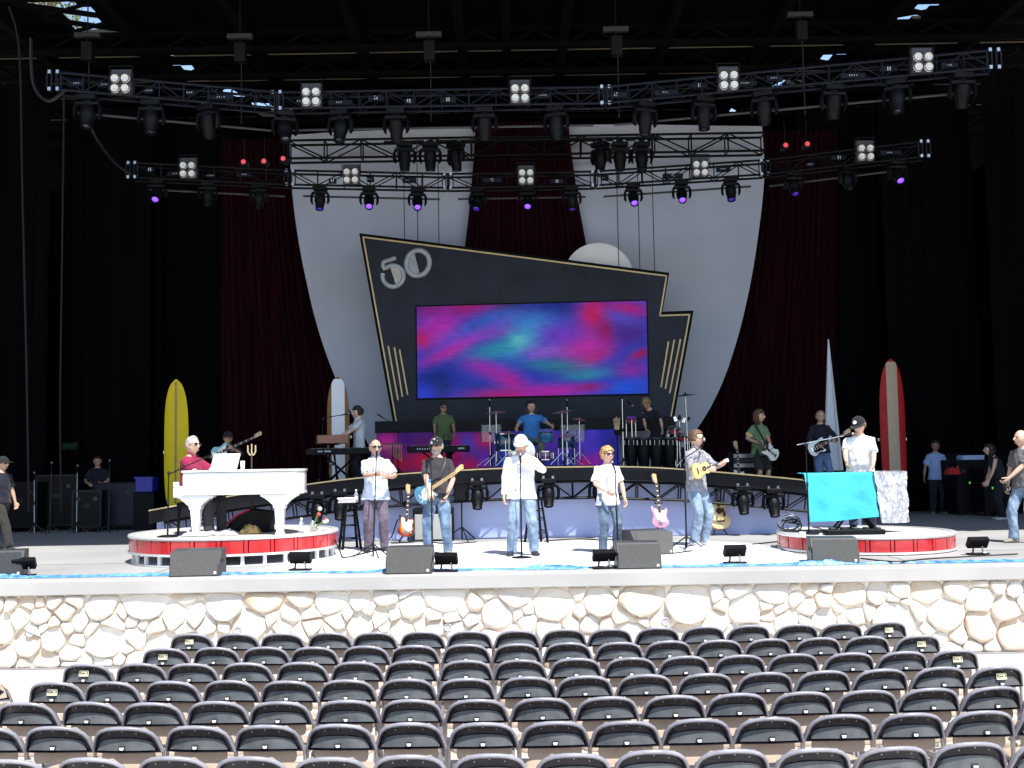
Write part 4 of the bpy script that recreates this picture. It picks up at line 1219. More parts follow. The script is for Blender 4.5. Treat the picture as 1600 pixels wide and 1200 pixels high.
def keyboard(label, loc, rz, w=1.2, d=.36, h=.10, case=None, wood=None, stand_h=.8, text=None, stand=True, tilt=0):
    t = thing('keyboard', label, 'keyboard', loc, rz)
    cm = case or m_blackp
    b = MB(); b.box((0, 0, stand_h+h/2), (w, d, h)); b.build('case', cm, t, bevel=.012, seg=2)
    # player's side is +y
    b = MB(); b.box((0, d*.28, stand_h+h+.006), (w-.12, d*.38, .012)); b.build('white_keys', m_keyw, t)
    b = MB()
    for k in range(int((w-.14)/.045)):
        if k % 7 in (2, 6): continue
        b.box((-(w-.14)/2+.045*k, d*.22, stand_h+h+.017), (.02, d*.22, .012))
    b.build('black_keys', m_rubber, t)['kind'] = 'stuff'
    b = MB(); b.box((0, -d*.25, stand_h+h+.004), (w-.06, d*.36, .008)); b.build('control_panel', m_black, t)
    if wood:
        for s in (-1, 1):
            b = MB(); b.box((s*(w/2+.012), 0, stand_h+h/2+.005), (.024, d+.01, h+.02)); b.build('end_cheek', wood, t, bevel=.004)
    if text:
        for xm in text:                       # small pale marks on the back panel
            b = MB(); b.box((xm*w/2, -d/2-.003, stand_h+h*.58), (.022, .004, h*.26)); b.build('panel_mark', mat('label_white', (.5, .52, .56), .5), t)
    if stand:
        for s in (-1, 1):
            y_ = s*.02
            b = MB(); b.tube([(-.32, y_+.1*s, .02), (.32, y_-.0, stand_h-.01)], .018, 6, True, (1, 1)); b.tube([(-.32, y_-.12, .02), (-.32, y_+.12, .02)], .016, 6); b.tube([(.32*s, -.15, stand_h-.016), (.32*s, .15, stand_h-.016)], .015, 6); b.build('stand_leg', m_black, t)
            b = MB(); b.tube([(.32, y_+.1*s, .02), (-.32, y_, stand_h-.01)], .018, 6); b.build('stand_leg', m_black, t)
        b = MB(); b.cyl((0, -.06, stand_h*.5), (0, .06, stand_h*.5), .03, None, 10); b.build('stand_pivot', m_steel, t)
    return t
def text_mesh(s, size, ex=.002, bold=0.0):
    cu = bpy.data.curves.new('txt', 'FONT'); cu.body = s; cu.size = size; cu.extrude = ex; cu.align_x = 'CENTER'; cu.offset = bold
    o = bpy.data.objects.new('txt', cu); TMP.collection.objects.link(o)
    vl = TMP.view_layers[0]; vl.update(); dg = vl.depsgraph; dg.update()
    me = bpy.data.meshes.new_from_object(o.evaluated_get(dg)); bpy.data.objects.remove(o); bpy.data.curves.remove(cu)
    me.materials.clear()
    return me
def drum(label, c, r, h, shell, rot=None, name='drum', legs=0, zfloor=None, group='drum kit', head=None):
    t = thing(name, label, 'drum', c, 0, group)
    R_ = rot or Matrix.Identity(3)
    b = MB(); b.lathe([(r*.985, -h/2), (r, -h/2+.005), (r, h/2-.005), (r*.985, h/2)], 28, (0, 0, 0), R_); b.build('shell', shell, t, True)
    for s in (-1, 1):
        b = MB(); b.lathe([(r+.004, -.012), (r+.014, -.010), (r+.014, .014), (r-.004, .016)], 28, R_ @ Vector((0, 0, s*(h/2-.005))), R_); b.build('hoop', m_chrome, t, True)
    b = MB(); b.lathe([(r-.006, h/2+.001), (r-.006, h/2+.006), (0, h/2+.007)], 28, (0, 0, 0), R_); b.build('drum_head', head or m_cream, t, True)
    for k in range(8):
        a = 2*math.pi*k/8
        b = MB(); b.box(R_ @ Vector((math.cos(a)*(r+.010), math.sin(a)*(r+.010), 0)), (.018, .018, h*.72 if h < .2 else .06), R_ @ Matrix.Rotation(a, 3, 'Z')); b.build('lug', m_chrome, t, bevel=.003)
    for k in range(legs):
        a = R(30+360*k/legs)
        b = MB(); b.tube([(math.cos(a)*(r+.012), math.sin(a)*(r+.012), 0), (math.cos(a)*(r+.03), math.sin(a)*(r+.03), zfloor-c[2])], .009, 6); b.build('leg', m_chrome, t)
    return t
m_cymbal = mat('cymbal_brass', (.42, .28, .12), .3, .15, 12, metal=.9)
m_cymdark = mat('cymbal_dark', (.02, .02, .022), .4, .2, 12)
def cymbal(label, base, top, r, tilt=0, m=None, boom=None, group='cymbals on stands'):
    base = Vector(base); t = thing('cymbal_stand', label, 'cymbal', base, 0, group)
    H_ = Vector(top)-base
    for k in range(3):
        a = R(80+120*k); b = MB(); b.tube([(0, 0, .28), (math.cos(a)*.28, math.sin(a)*.28, .01)], .010, 6); b.build('leg', m_chrome, t)
    b = MB(); b.tube([(0, 0, .1), (0, 0, H_.z*.5)], .013, 8); b.tube([(0, 0, H_.z*.5), H_], .009, 8); b.build('pole', m_chrome, t, True)
    rot = Matrix.Rotation(tilt, 3, 'Y') @ Matrix.Rotation(R(6), 3, 'X')
    b = MB(); b.lathe([(r, -.012), (r, -.010), (r*.55, .004), (r*.2, .012), (r*.17, .026), (.01, .032), (.01, .028), (r*.15, .022), (r*.18, .008), (r*.55, 0)], 32, H_, rot); b.build('cymbal', m or m_cymbal, t, True)
    b = MB(); b.cyl(H_, H_+rot @ Vector((0, 0, .06)), .012, None, 8); b.build('wing_nut', m_rubber, t)
    return t
def road_case(label, loc, w, d, h, m=None, casters=True, rz=0, group='road cases in the dark wings'):
    t = thing('road_case', label, 'road case', loc, rz, group); z0 = .12 if casters else 0
    b = MB(); b.box((0, 0, z0+h/2), (w, d, h)); b.build('case', m or m_black, t, bevel=.01)
    b = MB()
    for sx_ in (-1, 1):
        for sy_ in (-1, 1): b.box((sx_*w/2, sy_*d/2, z0+h/2), (.03, .03, h+.006))
    for zz in (0, h):
        for sx_ in (-1, 1): b.box((sx_*w/2, 0, z0+zz), (.03, d-.04, .03))
        for sy_ in (-1, 1): b.box((0, sy_*d/2, z0+zz), (w-.04, .03, .03))
    b.build('edge_trim', mat('case_trim', (.014, .014, .017), .4, .2, 9, metal=.7), t)
    b = MB(); b.box((0, -d/2-.006, z0+h*.6), (w*.22, .014, .10)); b.build('recessed_handle', m_rubber, t)
    for s in (-1, 1):
        b = MB(); b.box((s*w*.3, -d/2-.008, z0+h*.78), (.08, .014, .08)); b.build('latch', m_fix, t)
    if casters:
        for sx_ in (-1, 1):
            for sy_ in (-1, 1):
                b = MB(); b.cyl((sx_*w*.4-.02, sy_*d*.38, .05), (sx_*w*.4+.02, sy_*d*.38, .05), .05, None, 14); b.box((sx_*w*.4, sy_*d*.38, .1), (.06, .06, .03)); b.build('caster', m_rubber, t)
    return t
# ================================================================== ROUND RISERS
m_redp = mat('red_lacquer', (.42, .018, .022), .22, .10, 4, coat=.7)
m_rim = mat('riser_rim', (.62, .62, .63), .35, .06, 6, metal=.3)
m_top = mat('riser_carpet', (.42, .40, .37), .9, .12, 8, bump=.2)
def riser(label, c, r, z0, z1, legs, n=26):
    t = thing('round_riser', label, 'riser', c, 0, 'round red risers')
    b = MB(); b.lathe([(r-.03, z0+.03), (r-.03, z1-.02), (0, z1-.02)], 64); b.build('drum_core', m_black, t, True)
    b = MB(); b.lathe([(r-.07, z1-.02), (r-.07, z1), (0, z1+.001)], 64); b.build('deck', m_top, t)
    b = MB(); b.lathe([(r-.07, z1-.03), (r-.07, z1+.012), (r+.012, z1+.012), (r+.022, z1-.004), (r+.012, z1-.03)], 72); b.build('top_rim', m_rim, t, True)
    b = MB(); b.lathe([(r-.05, z0-.012), (r+.014, z0-.012), (r+.014, z0+.02), (r-.05, z0+.02)], 72); b.build('bottom_rim', m_rim, t, True)
    da = 2*math.pi/n
    def pm(a0, a1, r0, r1, za, zb, k=5):
        rings = []
        for i in range(k+1):
            a = lerp(a0, a1, i/k); rings.append([Vector((math.cos(a)*q, math.sin(a)*q, z)) for q, z in ((r0, za), (r1, za), (r1, zb), (r0, zb))])
        b = MB(); b.loft(rings, True); return b
    me = pm(da*.03, da*.82, r-.028, r, z0+.022, z1-.032).mesh('red_panel', False, .003)
    me2 = pm(da*.85, da*.985, r-.028, r+.006, z0+.022, z1-.032, 2).mesh('divider', False, .003)
    for i in range(n):
        obj('red_panel', me, m_redp, t, None, (0, 0, i*da)); obj('divider', me2, m_redp, t, None, (0, 0, i*da))
    if legs:
        for i in range(30):
            a = 2*math.pi*i/30
            b = MB(); b.box((math.cos(a)*(r-.06), math.sin(a)*(r-.06), (z0-.012)/2+.012), (.04, .05, z0-.036), Matrix.Rotation(a, 3, 'Z')); b.build('leg', m_white, t)
        b = MB(); b.lathe([(r-.10, .004), (r-.02, .004), (r-.02, .024), (r-.10, .024)], 64); b.build('base_ring', m_rim, t, True)
    return t
LP = Vector((px_x(368, 17.0, ST+.3), 17.0, ST)); RPc = Vector((px_x(1351, 16.87, ST+.15), 16.87, ST))
riser('round red panelled riser on white legs under the white piano', LP, 1.57, .165, .41, True)
riser('low round red panelled riser under the teal draped keyboard', RPc, 1.31, .025, .26, False, 24)
LZ, RZ_ = ST+.411, ST+.262

# ================================================================== WHITE PIANO
m_piano = mat('white_lacquer', (.80, .80, .80), .25, .03, 3, coat=.5)
PY = 15.92
px0, px1 = px_x(285, PY, LZ+.8), px_x(470, PY, LZ+.8)
pl_ = px1-px0
pno = thing('grand_piano', 'glossy white grand piano standing on the left red riser', 'piano', (px0, PY, LZ))
plan = [(0, 0), (pl_*.86, 0), (pl_*.97, .07), (pl_, .22), (pl_*.98, .62), (pl_*.85, .98), (pl_*.62, 1.15), (0, 1.22)]
def slab(poly, z0, z1):
    b = MB(); n = len(poly)
    b.add([(x, y, z0) for x, y in poly]+[(x, y, z1) for x, y in poly], [tuple(range(n)), tuple(range(2*n-1, n-1, -1))]+[(i, i+n, (i+1) % n+n, (i+1) % n) for i in range(n)]); return b
def grow_(poly, g):
    cx = sum(p[0] for p in poly)/len(poly); cy = sum(p[1] for p in poly)/len(poly)
    return [(x+g*(1 if x > cx else -1)*(.6 if abs(x-cx) > .5 else .3), y+g*(1 if y > cy else -1)) for x, y in poly]
slab(plan, .60, .93).build('case', m_piano, pno, True, bevel=.02, seg=2)
slab(grow_(plan, .022), .935, .965).build('lid', m_piano, pno, True, bevel=.008, seg=2)
slab(grow_([(0, 0), (pl_*.86, 0), (pl_*.97, .07), (pl_, .22), (pl_*.98, .62), (pl_*.85, .98), (pl_*.62, 1.15), (0, 1.22)], .012), .60, .64).build('base_moulding', m_piano, pno, bevel=.008)
b = MB(); b.span((-.14, 0, .57), (-.002, 1.22, .72)); b.span((-.14, 0, .722), (-.06, .06, .80)); b.span((-.14, 1.16, .722), (-.06, 1.22, .80)); b.build('key_bed', m_piano, pno, bevel=.012)
b = MB(); b.span((-.13, .07, .721), (-.005, 1.15, .74)); b.build('white_keys', m_keyw, pno)
b = MB()
for k in range(34):
    if k % 7 in (2, 6): continue
    b.span((-.075, .09+.031*k, .741), (-.006, .105+.031*k, .755))
b.build('black_keys', m_rubber, pno)['kind'] = 'stuff'
def pleg(x, y, name, m):
    b = MB(); rings = []
    for z, w in ((.0, .062), (.03, .062), (.035, .048), (.38, .070), (.40, .085), (.44, .09), (.46, .11), (.50, .15), (.55, .22), (.57, .27), (.60, .275)):
        rings.append([Vector((x+sx_*w, y+sy_*min(w, .1), z)) for sx_, sy_ in ((-1, -1), (1, -1), (1, 1), (-1, 1))])
    b.loft(rings, True); b.build(name, m, pno, bevel=.006)
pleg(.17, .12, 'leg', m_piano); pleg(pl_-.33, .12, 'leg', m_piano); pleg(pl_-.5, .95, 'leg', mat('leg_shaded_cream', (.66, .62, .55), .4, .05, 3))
mp = at(350, 728, PY+.45)
ms = thing('music_stand', 'white music desk with sheets standing on the white piano', 'music stand', (mp.x, PY+.45, LZ+.965))
b = MB(); b.prism([(-.21, 0), (.19, 0), (.235, .25), (-.165, .25)], -.012, .012, Matrix.Rotation(R(-14), 3, 'X')); b.build('desk', m_white, ms, bevel=.006)
b = MB(); b.span((-.21, -.06, .001), (.20, -.02, .03)); b.build('ledge', m_white, ms, bevel=.005)
for dx in (-.1, .11):
    b = MB(); b.prism([(dx-.09, .03), (dx+.09, .03), (dx+.125, .235), (dx-.055, .235)], -.018, -.014, Matrix.Rotation(R(-14), 3, 'X')); b.build('sheet', m_white, ms)
def cup(label, loc, m, r=.035, h=.11):
    b = MB(); b.lathe([(r*.8, 0), (r, h), (r-.004, h), (r*.8-.004, .006), (0, .006)], 16); return tag(b.build('cup', m, None, True, loc=loc), label, 'cup')
q = at(379, 728, PY+.3); cup('white cup on the piano beside the music desk', (q.x, PY+.3, LZ+.966), m_white, .035, .13)
t = thing('trident_prop', 'small golden trident standing behind the piano lid', 'trident', (px_x(392, 16.9, LZ+1), 16.95, LZ))
b = MB(); b.tube([(0, 0, .03), (0, 0, 1.2)], .012, 6); b.build('shaft', m_wood, t)
b = MB(); b.lathe([(.12, 0), (.12, .02), (.03, .04), (.014, .06)], 16); b.build('foot', m_black, t, True)
b = MB(); b.tube([(-.06, 0, 1.34), (-.06, 0, 1.24), (-.03, 0, 1.19), (.03, 0, 1.19), (.06, 0, 1.24), (.06, 0, 1.34)], .012, 6); b.tube([(0, 0, 1.17), (0, 0, 1.36)], .012, 6); b.build('prongs', mat('pale_gold', (.55, .45, .28), .4, .1, 8, metal=.5), t)
# piano bench
t = thing('piano_bench', 'black piano bench under the seated pianist', 'bench', (px_x(305, 16.5, LZ+.5), 16.5, LZ))
b = MB(); b.span((-.17, -.38, .43), (.17, .38, .495)); b.build('seat', m_blackp, t, bevel=.015, seg=2)
for sx_ in (-1, 1):
    for sy_ in (-1, 1):
        b = MB(); b.tube([(sx_*.14, sy_*.33, .43), (sx_*.15, sy_*.35, 0)], [.025, .018], 8); b.build('leg', m_blackp, t)
# clutter on the left riser
crumple('crumpled grey towel lying under the piano on the riser', 'towel', (px_x(345, 16.2, LZ), 16.25, LZ+.001), .55, .3, .10, mat('grey_towel', (.42, .42, .45), .95, .1, 20, bump=.4), 'towel', 3)
crumple('grey cloth heap behind the left front piano leg', 'cloth', (px_x(308, 16.1, LZ), 16.05, LZ+.001), .42, .28, .09, mat('grey_cloth', (.33, .33, .35), .95, .1, 20, bump=.4), 'cloth', 8)
crumple('small brown and yellow scarf heap under the piano', 'scarf', (px_x(390, 16.3, LZ), 16.35, LZ+.001), .3, .24, .16, mat('brown_scarf', (.20, .10, .05), .9, .3, 16, col2=(.50, .36, .12)), 'scarf', 12)
t = thing('guitar_amplifier', 'black amplifier with red piping tilted back under the piano', 'amplifier', (px_x(382, 16.75, LZ+.2), 16.8, LZ))
b = MB(); b.prism([(-.34, 0), (.42, 0), (.42, .32), (.12, .36), (-.1, .26)], -.15, .15); b.build('cabinet', m_blackp, t, bevel=.01)
b = MB(); b.tube([(-.335, -.155, .03), (-.2, -.155, .17), (-.09, -.155, .265), (.10, -.155, .355)], .014, 6); b.tube([(-.32, -.155, .012), (.3, -.155, .012)], .010, 6); b.build('piping', mat('red_piping', (.6, .02, .06), .5), t)
bottle('clear bottle on the left riser beside the right piano leg', (px_x(471, 16.1, LZ+.1), 16.1, LZ), 1.1)
t = thing('bouquet', 'small bouquet of pale flowers lying on the left riser edge', 'flowers', (px_x(497, 16.75, LZ+.05), 16.8, LZ))
rq = random.Random(4)
for k in range(7):
    a = R(rq.uniform(20, 75)); d = Vector((math.cos(a), rq.uniform(-.3, .3), math.sin(a)))*rq.uniform(.2, .36)
    s0 = Vector((-.1, 0, .03)); b = MB(); b.tube([s0, s0+d], .008, 5); b.build('stem', mat('stem_green', (.12, .2, .05), .7), t)
    b = MB(); b.ell(s0+d, (.035, .035, .03), None, 8, 6); b.build('bloom', mat('bloom_cream', (.75, .68, .5), .7) if k % 3 else mat('bloom_red', (.5, .06, .05), .7), t)
b = MB(); b.lathe([(.05, 0), (.12, .09), (.10, .09), (.04, .01)], 10, (-.12, 0, .02), Matrix.Rotation(R(60), 3, 'Y')); b.build('wrapping', m_cream, t)

# ================================================================== SURFBOARDS
def surfboard(label, base, L, w, m, stripe, sw, rz=0, lean=0, fins=True, rail=None):
    t = thing('surfboard', label, 'surfboard', base, (lean, 0, rz), 'surfboards standing at the back of the stage')
    def half(s): return w/2*max(0, 1-abs(2*s-.96)**3.4/1.18)**.55 if s < .48 else w/2*max(0, 1-abs((s-.48)/.521)**3.6)**.55
    rings = []
    N = 30
    def sect(hw, s, off=0, n=14):
        th = .032*max(.15, math.sin(math.pi*s)**.5)
        z = L*s; rk = -.10*(s-.45)**2*4*.35
        return [Vector((hw*math.cos(2*math.pi*k/n), rk+th*math.sin(2*math.pi*k/n)+off, z)) for k in range(n)]
    for i in range(N+1):
        s = i/N; rings.append(sect(max(.012, half(s) if 0 < s < 1 else .02), s))
    b = MB(); b.loft(rings, True); b.build('board', m, t, True)
    for j, (c0, c1, mm) in enumerate(stripe):
        vs = []; b = MB()
        def fn(u, v):
            s = .02+.96*v; hw = half(s); x = min(hw*.97, max(-hw*.97, lerp(c0, c1, u)))
            th = .032*max(.15, math.sin(math.pi*s)**.5); rk = -.10*(s-.45)**2*4*.35
            return (x, rk-th*math.sqrt(max(0, 1-(x/max(hw, .01))**2))-.004, L*s)
        b.sheet(fn, 6, 40, .003); b.build('stripe', mm, t, True)
    b = MB(); b.box((0, .06, .32), (.16, .10, .05)); b.box((0, .08, L*.45), (w+.08, .05, .06)); b.build('bracket', m_steel, t)
    return t
p = at(275, 800, 23.2); q = at(273, 593, 23.2)
surfboard('bright yellow surfboard with thin dark stringer standing on the left', (p.x, 23.2, p.z), q.z-p.z, .52, mat('board_yellow', (.60, .46, .008), .5, .06, 3, spec=.2), [(-.035, .035, mat('board_ochre', (.40, .26, .02), .3)), (-.006, .006, m_rubber)], .02)
p = at(529, 760, 24.0); q = at(529, 589, 24.0)
surfboard('white centred surfboard with brown wood sides behind the organ', (p.x, 24.0, p.z), q.z-p.z, .50, mat('board_wood', (.20, .10, .04), .5, .2, 3, spec=.2, stretch=(8, 8, .6)), [(-.14, .15, mat('board_white', (.66, .68, .72), .35, .04, 3))], .1)
p = at(1400, 790, 24.8); q = at(1399, 561, 24.8)
surfboard('red and tan striped surfboard standing on the right', (p.x, 24.8, p.z), q.z-p.z, .58, mat('board_red', (.36, .012, .014), .5, .08, 3, spec=.2), [(-.12, .13, mat('board_tan', (.36, .28, .19), .35, .12, 3, stretch=(8, 8, .5)))], .1)
# white spire cloth
p = at(1302, 735, 25.6); q = at(1302, 530, 25.6)
b = MB(); h = q.z-p.z; rings = []
for i in range(13):
    s = i/12; w = lerp(.24, .012, s)
    rings.append([Vector((w*math.cos(a), .10*(1-s)*math.sin(a)*(1+.5*math.cos(5*a)), h*s)) for a in [2*math.pi*k/20 for k in range(20)]])
b.loft(rings, True)
tag(b.build('cloth_spire', mat('spire_cloth', (.62, .66, .72), .8, .06, 3), None, True, loc=(p.x, 25.6, p.z)), 'tall narrow white cloth spire behind the man in the dark shirt', 'cloth spire')

# ================================================================== LED WALL STRIP BEHIND THE BAND
YL = 24.45
m_led2 = led_mat('led_strip_picture', 0.34, 9.0)
strip_t = thing('led_wall', 'low led wall strip glowing red and blue behind the drum kit', 'screen', (0, YL, 0))
def lw(x, y): p = at(x, y, YL); return Vector((p.x, 0, p.z))
def seg(x0, y0, x1, y1, base, blobs, nu):
    b = MB(); a, c = lw(x0, y0), lw(x1, y1); b.span((a.x, .01, c.z), (c.x, .12, a.z)); fr = b.build('panel', m_edge, strip_t)
    led('panel_picture', fr, [lw(x0, y0), lw(x1, y0-(x1-x0)*.0166), lw(x1, y1-(x1-x0)*.0166), lw(x0, y1)], nu, 24, base, blobs, m_led2, .004)
seg(588, 674, 770, 738, (.06, .015, .16), [(.1, .25, .10, .3, 0, (.42, .02, .26), .9), (.25, .2, .08, .3, 0, (.05, .01, .2), .9), (.45, .75, .16, .3, 0, (.5, .01, .04), 1), (.20, .8, .1, .2, 0, (.30, .008, .03), .9), (.66, .5, .1, .35, 0, (.38, .01, .12), .95), (.80, .35, .08, .25, -20, (.06, .05, .5), .9), (.95, .25, .09, .2, 0, (.6, .015, .12), .95), (.93, .75, .07, .3, 0, (.12, .03, .42), .9), (.80, .9, .08, .2, 0, (.4, .01, .1), .9)], 60)
seg(771, 672, 900, 733, (.02, .03, .35), [(.2, .4, .2, .3, 0, (.05, .06, .4), .8), (.7, .3, .2, .4, 0, (.10, .03, .42), .8), (.5, .8, .2, .3, 0, (.03, .02, .2), .8)], 44)
seg(901, 670, 968, 731, (.04, .03, .5), [(.1, .3, .1, .4, 0, (.1, .02, .4), .8), (.3, .3, .2, .4, -20, (.08, .05, .62), .9), (.2, .9, .2, .2, 0, (.45, .01, .2), .9), (.5, .8, .1, .2, 0, PK, .7), (.8, .5, .2, .5, 0, (.02, .03, .2), .8)], 54)
b = MB(); a, c = lw(586, 655), lw(1056, 668); b.span((a.x, -.04, c.z-.02), (c.x, .14, a.z-.05)); b.build('top_cap', m_deck, strip_t)

# ================================================================== FRONT OF STAGE: TARP STRIP, MONITORS, FLOOR LIGHTS
m_tarp = mat('blue_tarp', (.025, .13, .36), .4, .35, 9, bump=.9, bscale=14, col2=(.16, .38, .60))
tq = thing('blue_tarp_strip', 'crumpled bright blue plastic tarp strip along the stage edge', 'tarp', (0, 14.5, ST+.005))
def tarp(u, v):
    x = lerp(-8.2, 8.6, u); y = (v-.5)*max(.02, .17+.22*noise.noise(Vector((x*.9, 0, 3)))) + .05*noise.noise(Vector((x*.6, 1, 0)))
    z = (.022+.06*max(0, noise.noise(Vector((x*1.1, 5, 0)))))*math.sin(math.pi*v)**.5*(.5+abs(noise.noise(Vector((x*6, v*4, 1)))) + .6*abs(noise.noise(Vector((x*14, v*9, 2)))))
    return (x, y, z)
b = MB(); b.grid(tarp, 420, 8); b.build('tarp_sheet', m_tarp, tq)
for i, (px_, yb, w_, rz_) in enumerate(((300, 902, .64, R(4)), (638, 898, .60, 0), (1000, 890, .58, 0), (1311, 882, .62, R(-8)))):
    p = on_z(px_, yb, ST); side = ('in front of the left riser', 'in front of the guitarist in black', 'in front of the short blond singer', 'in front of the right riser')[i]
    wedge('dark grey wedge monitor speaker %s' % side, (p.x, p.y+.28, ST+.006), rz_, w_, .335)
p = on_z(1015, 868, ST); wedge('second wedge monitor turned sideways behind the front one', (p.x, p.y+.25, ST+.006), R(20), .62, .36)
p = on_z(2, 903, ST); wedge('wedge monitor cut off by the left picture edge', (p.x-.1, p.y+.28, ST+.006), R(15), .55, .34, .5, m_cab)
for i, (px_, yb, rz_, s) in enumerate(((32, 902, R(8), 'at the far left end of the stage edge'), (467, 893, R(-6), 'right of the left riser'), (697, 895, R(-8), 'next to the guitarist\'s monitor'), (945, 890, R(6), 'beside the short singer\'s monitor'), (1151, 882, R(5), 'in front of the plastic sheet'), (1533, 868, R(4), 'at the far right of the stage edge'))):
    p = on_z(px_, yb, ST); floor_light('small black floor light %s' % s, (p.x, p.y+.1, ST+.006), rz_)
# plastic sheet and cables on the floor
p = on_z(1140, 858, ST)
crumple('crumpled clear plastic sheet lying on the floor by the right riser', 'plastic_sheet', (p.x, p.y, ST+.005), 1.5, .9, .05, mat('clear_sheet', (.66, .67, .72), .18, .25, 9, bump=.8, bscale=22, coat=.5), 'plastic sheet', 31, R(-6), 34)
cable('thin black cable on the floor between the monitors and the right riser', [on_z(1050, 866, ST)+Vector((0, 0, .012)), on_z(1130, 856, ST)+Vector((0, 0, .012)), on_z(1190, 850, ST)+Vector((0, 0, .012)), on_z(1235, 845, ST)+Vector((0, 0, .012))], .011)
cable('black cable lying along the tarp in front of the right riser', [on_z(1345, 876, ST)+Vector((0, 0, .03)), on_z(1400, 881, ST)+Vector((0, 0, .03)), on_z(1460, 876, ST)+Vector((0, 0, .03)), on_z(1590, 869, ST)+Vector((0, 0, .03))], .011)
cable('black cable curling off the right end of the left riser', [Vector((LP.x+1.55, 16.9, ST+.3)), Vector((LP.x+1.66, 16.8, ST+.1)), Vector((LP.x+1.75, 16.6, ST+.015)), on_z(560, 868, ST)+Vector((0, 0, .015)), on_z(600, 858, ST)+Vector((0, 0, .015))], .012)
cable('black cable looping across the floor behind the stool', [on_z(612, 850, ST)+Vector((0, 0, .015)), on_z(660, 847, ST)+Vector((0, 0, .015)), on_z(700, 851, ST)+Vector((0, 0, .015)), on_z(745, 848, ST)+Vector((0, 0, .015))], .011)
cable('black cable running to the amplifier behind the short singer', [on_z(850, 847, ST)+Vector((0, 0, .015)), on_z(900, 843, ST)+Vector((0, 0, .015)), on_z(945, 845, ST)+Vector((0, 0, .015)), on_z(985, 841, ST)+Vector((0, 0, .015))], .011)
def base_at(px_, py_, z=ST): p = on_z(px_, py_, z); return Vector((p.x, p.y, z))
# stool with towel and bottle
s0 = base_at(547, 858); bar_stool('tall black wooden bar stool holding a towel and a bottle', s0, .78)
folded_towel('white folded towel on the bar stool', s0+Vector((-.05, -.02, .781)), .30, .22, 3, m_towel, R(10))
bottle('clear water bottle standing on the bar stool', s0+Vector((.10, .05, .781)), 1.0)
s1 = base_at(838, 848); bar_stool('tall black bar stool behind the centre singer', s1, .78)
# amplifiers
amp('silver fronted amplifier behind the guitarist in black', base_at(678, 845), 0, .74, .60, .28)
amp('tilted silver fronted amplifier behind the short singer', base_at(988, 838)+Vector((0, .1, 0)), R(-6), .62, .46, .26, -14)
bottle('water bottle standing on the tilted amplifier', base_at(988, 838)+Vector((.19, .14, .47)), 1.1)
t = thing('light_stand', 'black tripod stand with a dark floodlight behind the centre', 'light stand', base_at(722, 845))
for k in range(3):
    a = R(-90+120*k+20); b = MB(); b.tube([(0, 0, .25), (math.cos(a)*.36, math.sin(a)*.36, .012)], .012, 6); b.build('leg', m_black, t)
b = MB(); b.tube([(0, 0, .02), (0, 0, .72)], .014, 8); b.build('pole', m_black, t)
b = MB(); b.box((0, 0, .88), (.28, .16, .30)); b.build('floodlight', m_blackp, t, bevel=.03, seg=2)
b = MB(); b.box((0, .083, .88), (.22, .012, .22)); b.build('glass', m_lensoff, t)
# guitars on stands
def sunburst():
    m = bpy.data.materials.new('sunburst'); m.use_nodes = True; nt = m.node_tree; b = nt.nodes['Principled BSDF']
    tc = nt.nodes.new('ShaderNodeTexCoord'); mp = nt.nodes.new('ShaderNodeMapping'); mp.inputs['Scale'].default_value = (4.3, .4, 6.2); mp.inputs['Location'].default_value = (.12, 0, 0)
    gr = nt.nodes.new('ShaderNodeTexGradient'); gr.gradient_type = 'SPHERICAL'; rp = nt.nodes.new('ShaderNodeValToRGB')
    e = rp.color_ramp.elements; e[0].position = .0; e[0].color = (.02, .006, .004, 1); e[1].position = .6; e[1].color = (.72, .34, .04, 1)
    x = e.new(.25); x.color = (.30, .03, .01, 1)
    nt.links.new(tc.outputs['Object'], mp.inputs[0]); nt.links.new(mp.outputs[0], gr.inputs[0]); nt.links.new(gr.outputs['Fac'], rp.inputs[0]); nt.links.new(rp.outputs[0], b.inputs['Base Color'])
    b.inputs['Roughness'].default_value = .2; b.inputs['Coat Weight'].default_value = .6; return m
gb = base_at(636, 848)
guitar('sunburst electric guitar with white pickguard on a floor stand', facing(gb+Vector((0, -.06, .33)), R(88), R(-8), R(-14)), sunburst(), guard=m_white)
guitar_stand('black guitar stand under the sunburst guitar', gb)
gb = base_at(1031, 842)
guitar('pale pink electric guitar with white pickguard on a floor stand', facing(gb+Vector((0, -.06, .42)), R(92), R(6), R(-14)), mat('pink_lacquer', (.55, .22, .32), .25, .08, 4, coat=.6), guard=m_white, name='electric_guitar', neck_len=.50)
guitar_stand('black guitar stand under the pink guitar', gb)
gb = base_at(1123, 836)
guitar('blond acoustic guitar on a floor stand beside the ukulele player', facing(gb+Vector((0, -.08, .36)), R(93), R(10), R(-14)), mat('spruce_top', (.66, .48, .24), .35, .08, 5, coat=.3, stretch=(.5, 1, 8)), kind='acoustic', guard=mat('tortoise', (.10, .035, .02), .3), thick=.10, neck_len=.36, head=m_rose, name='acoustic_guitar')
guitar_stand('black guitar stand under the acoustic guitar', gb)
t = thing('gig_bag_strap', 'black strap hanging beside the sunburst guitar', 'strap', base_at(622, 848))
b = MB(); b.tube([(.02, .12, .42), (-.02, .1, .40), (-.06, .06, .28), (-.10, 0, .14), (-.18, -.05, .03), (-.30, -.1, .02), (-.22, -.16, .02)], .026, 6, True, (1, .25)); b.build('band', m_blackp, t, True)

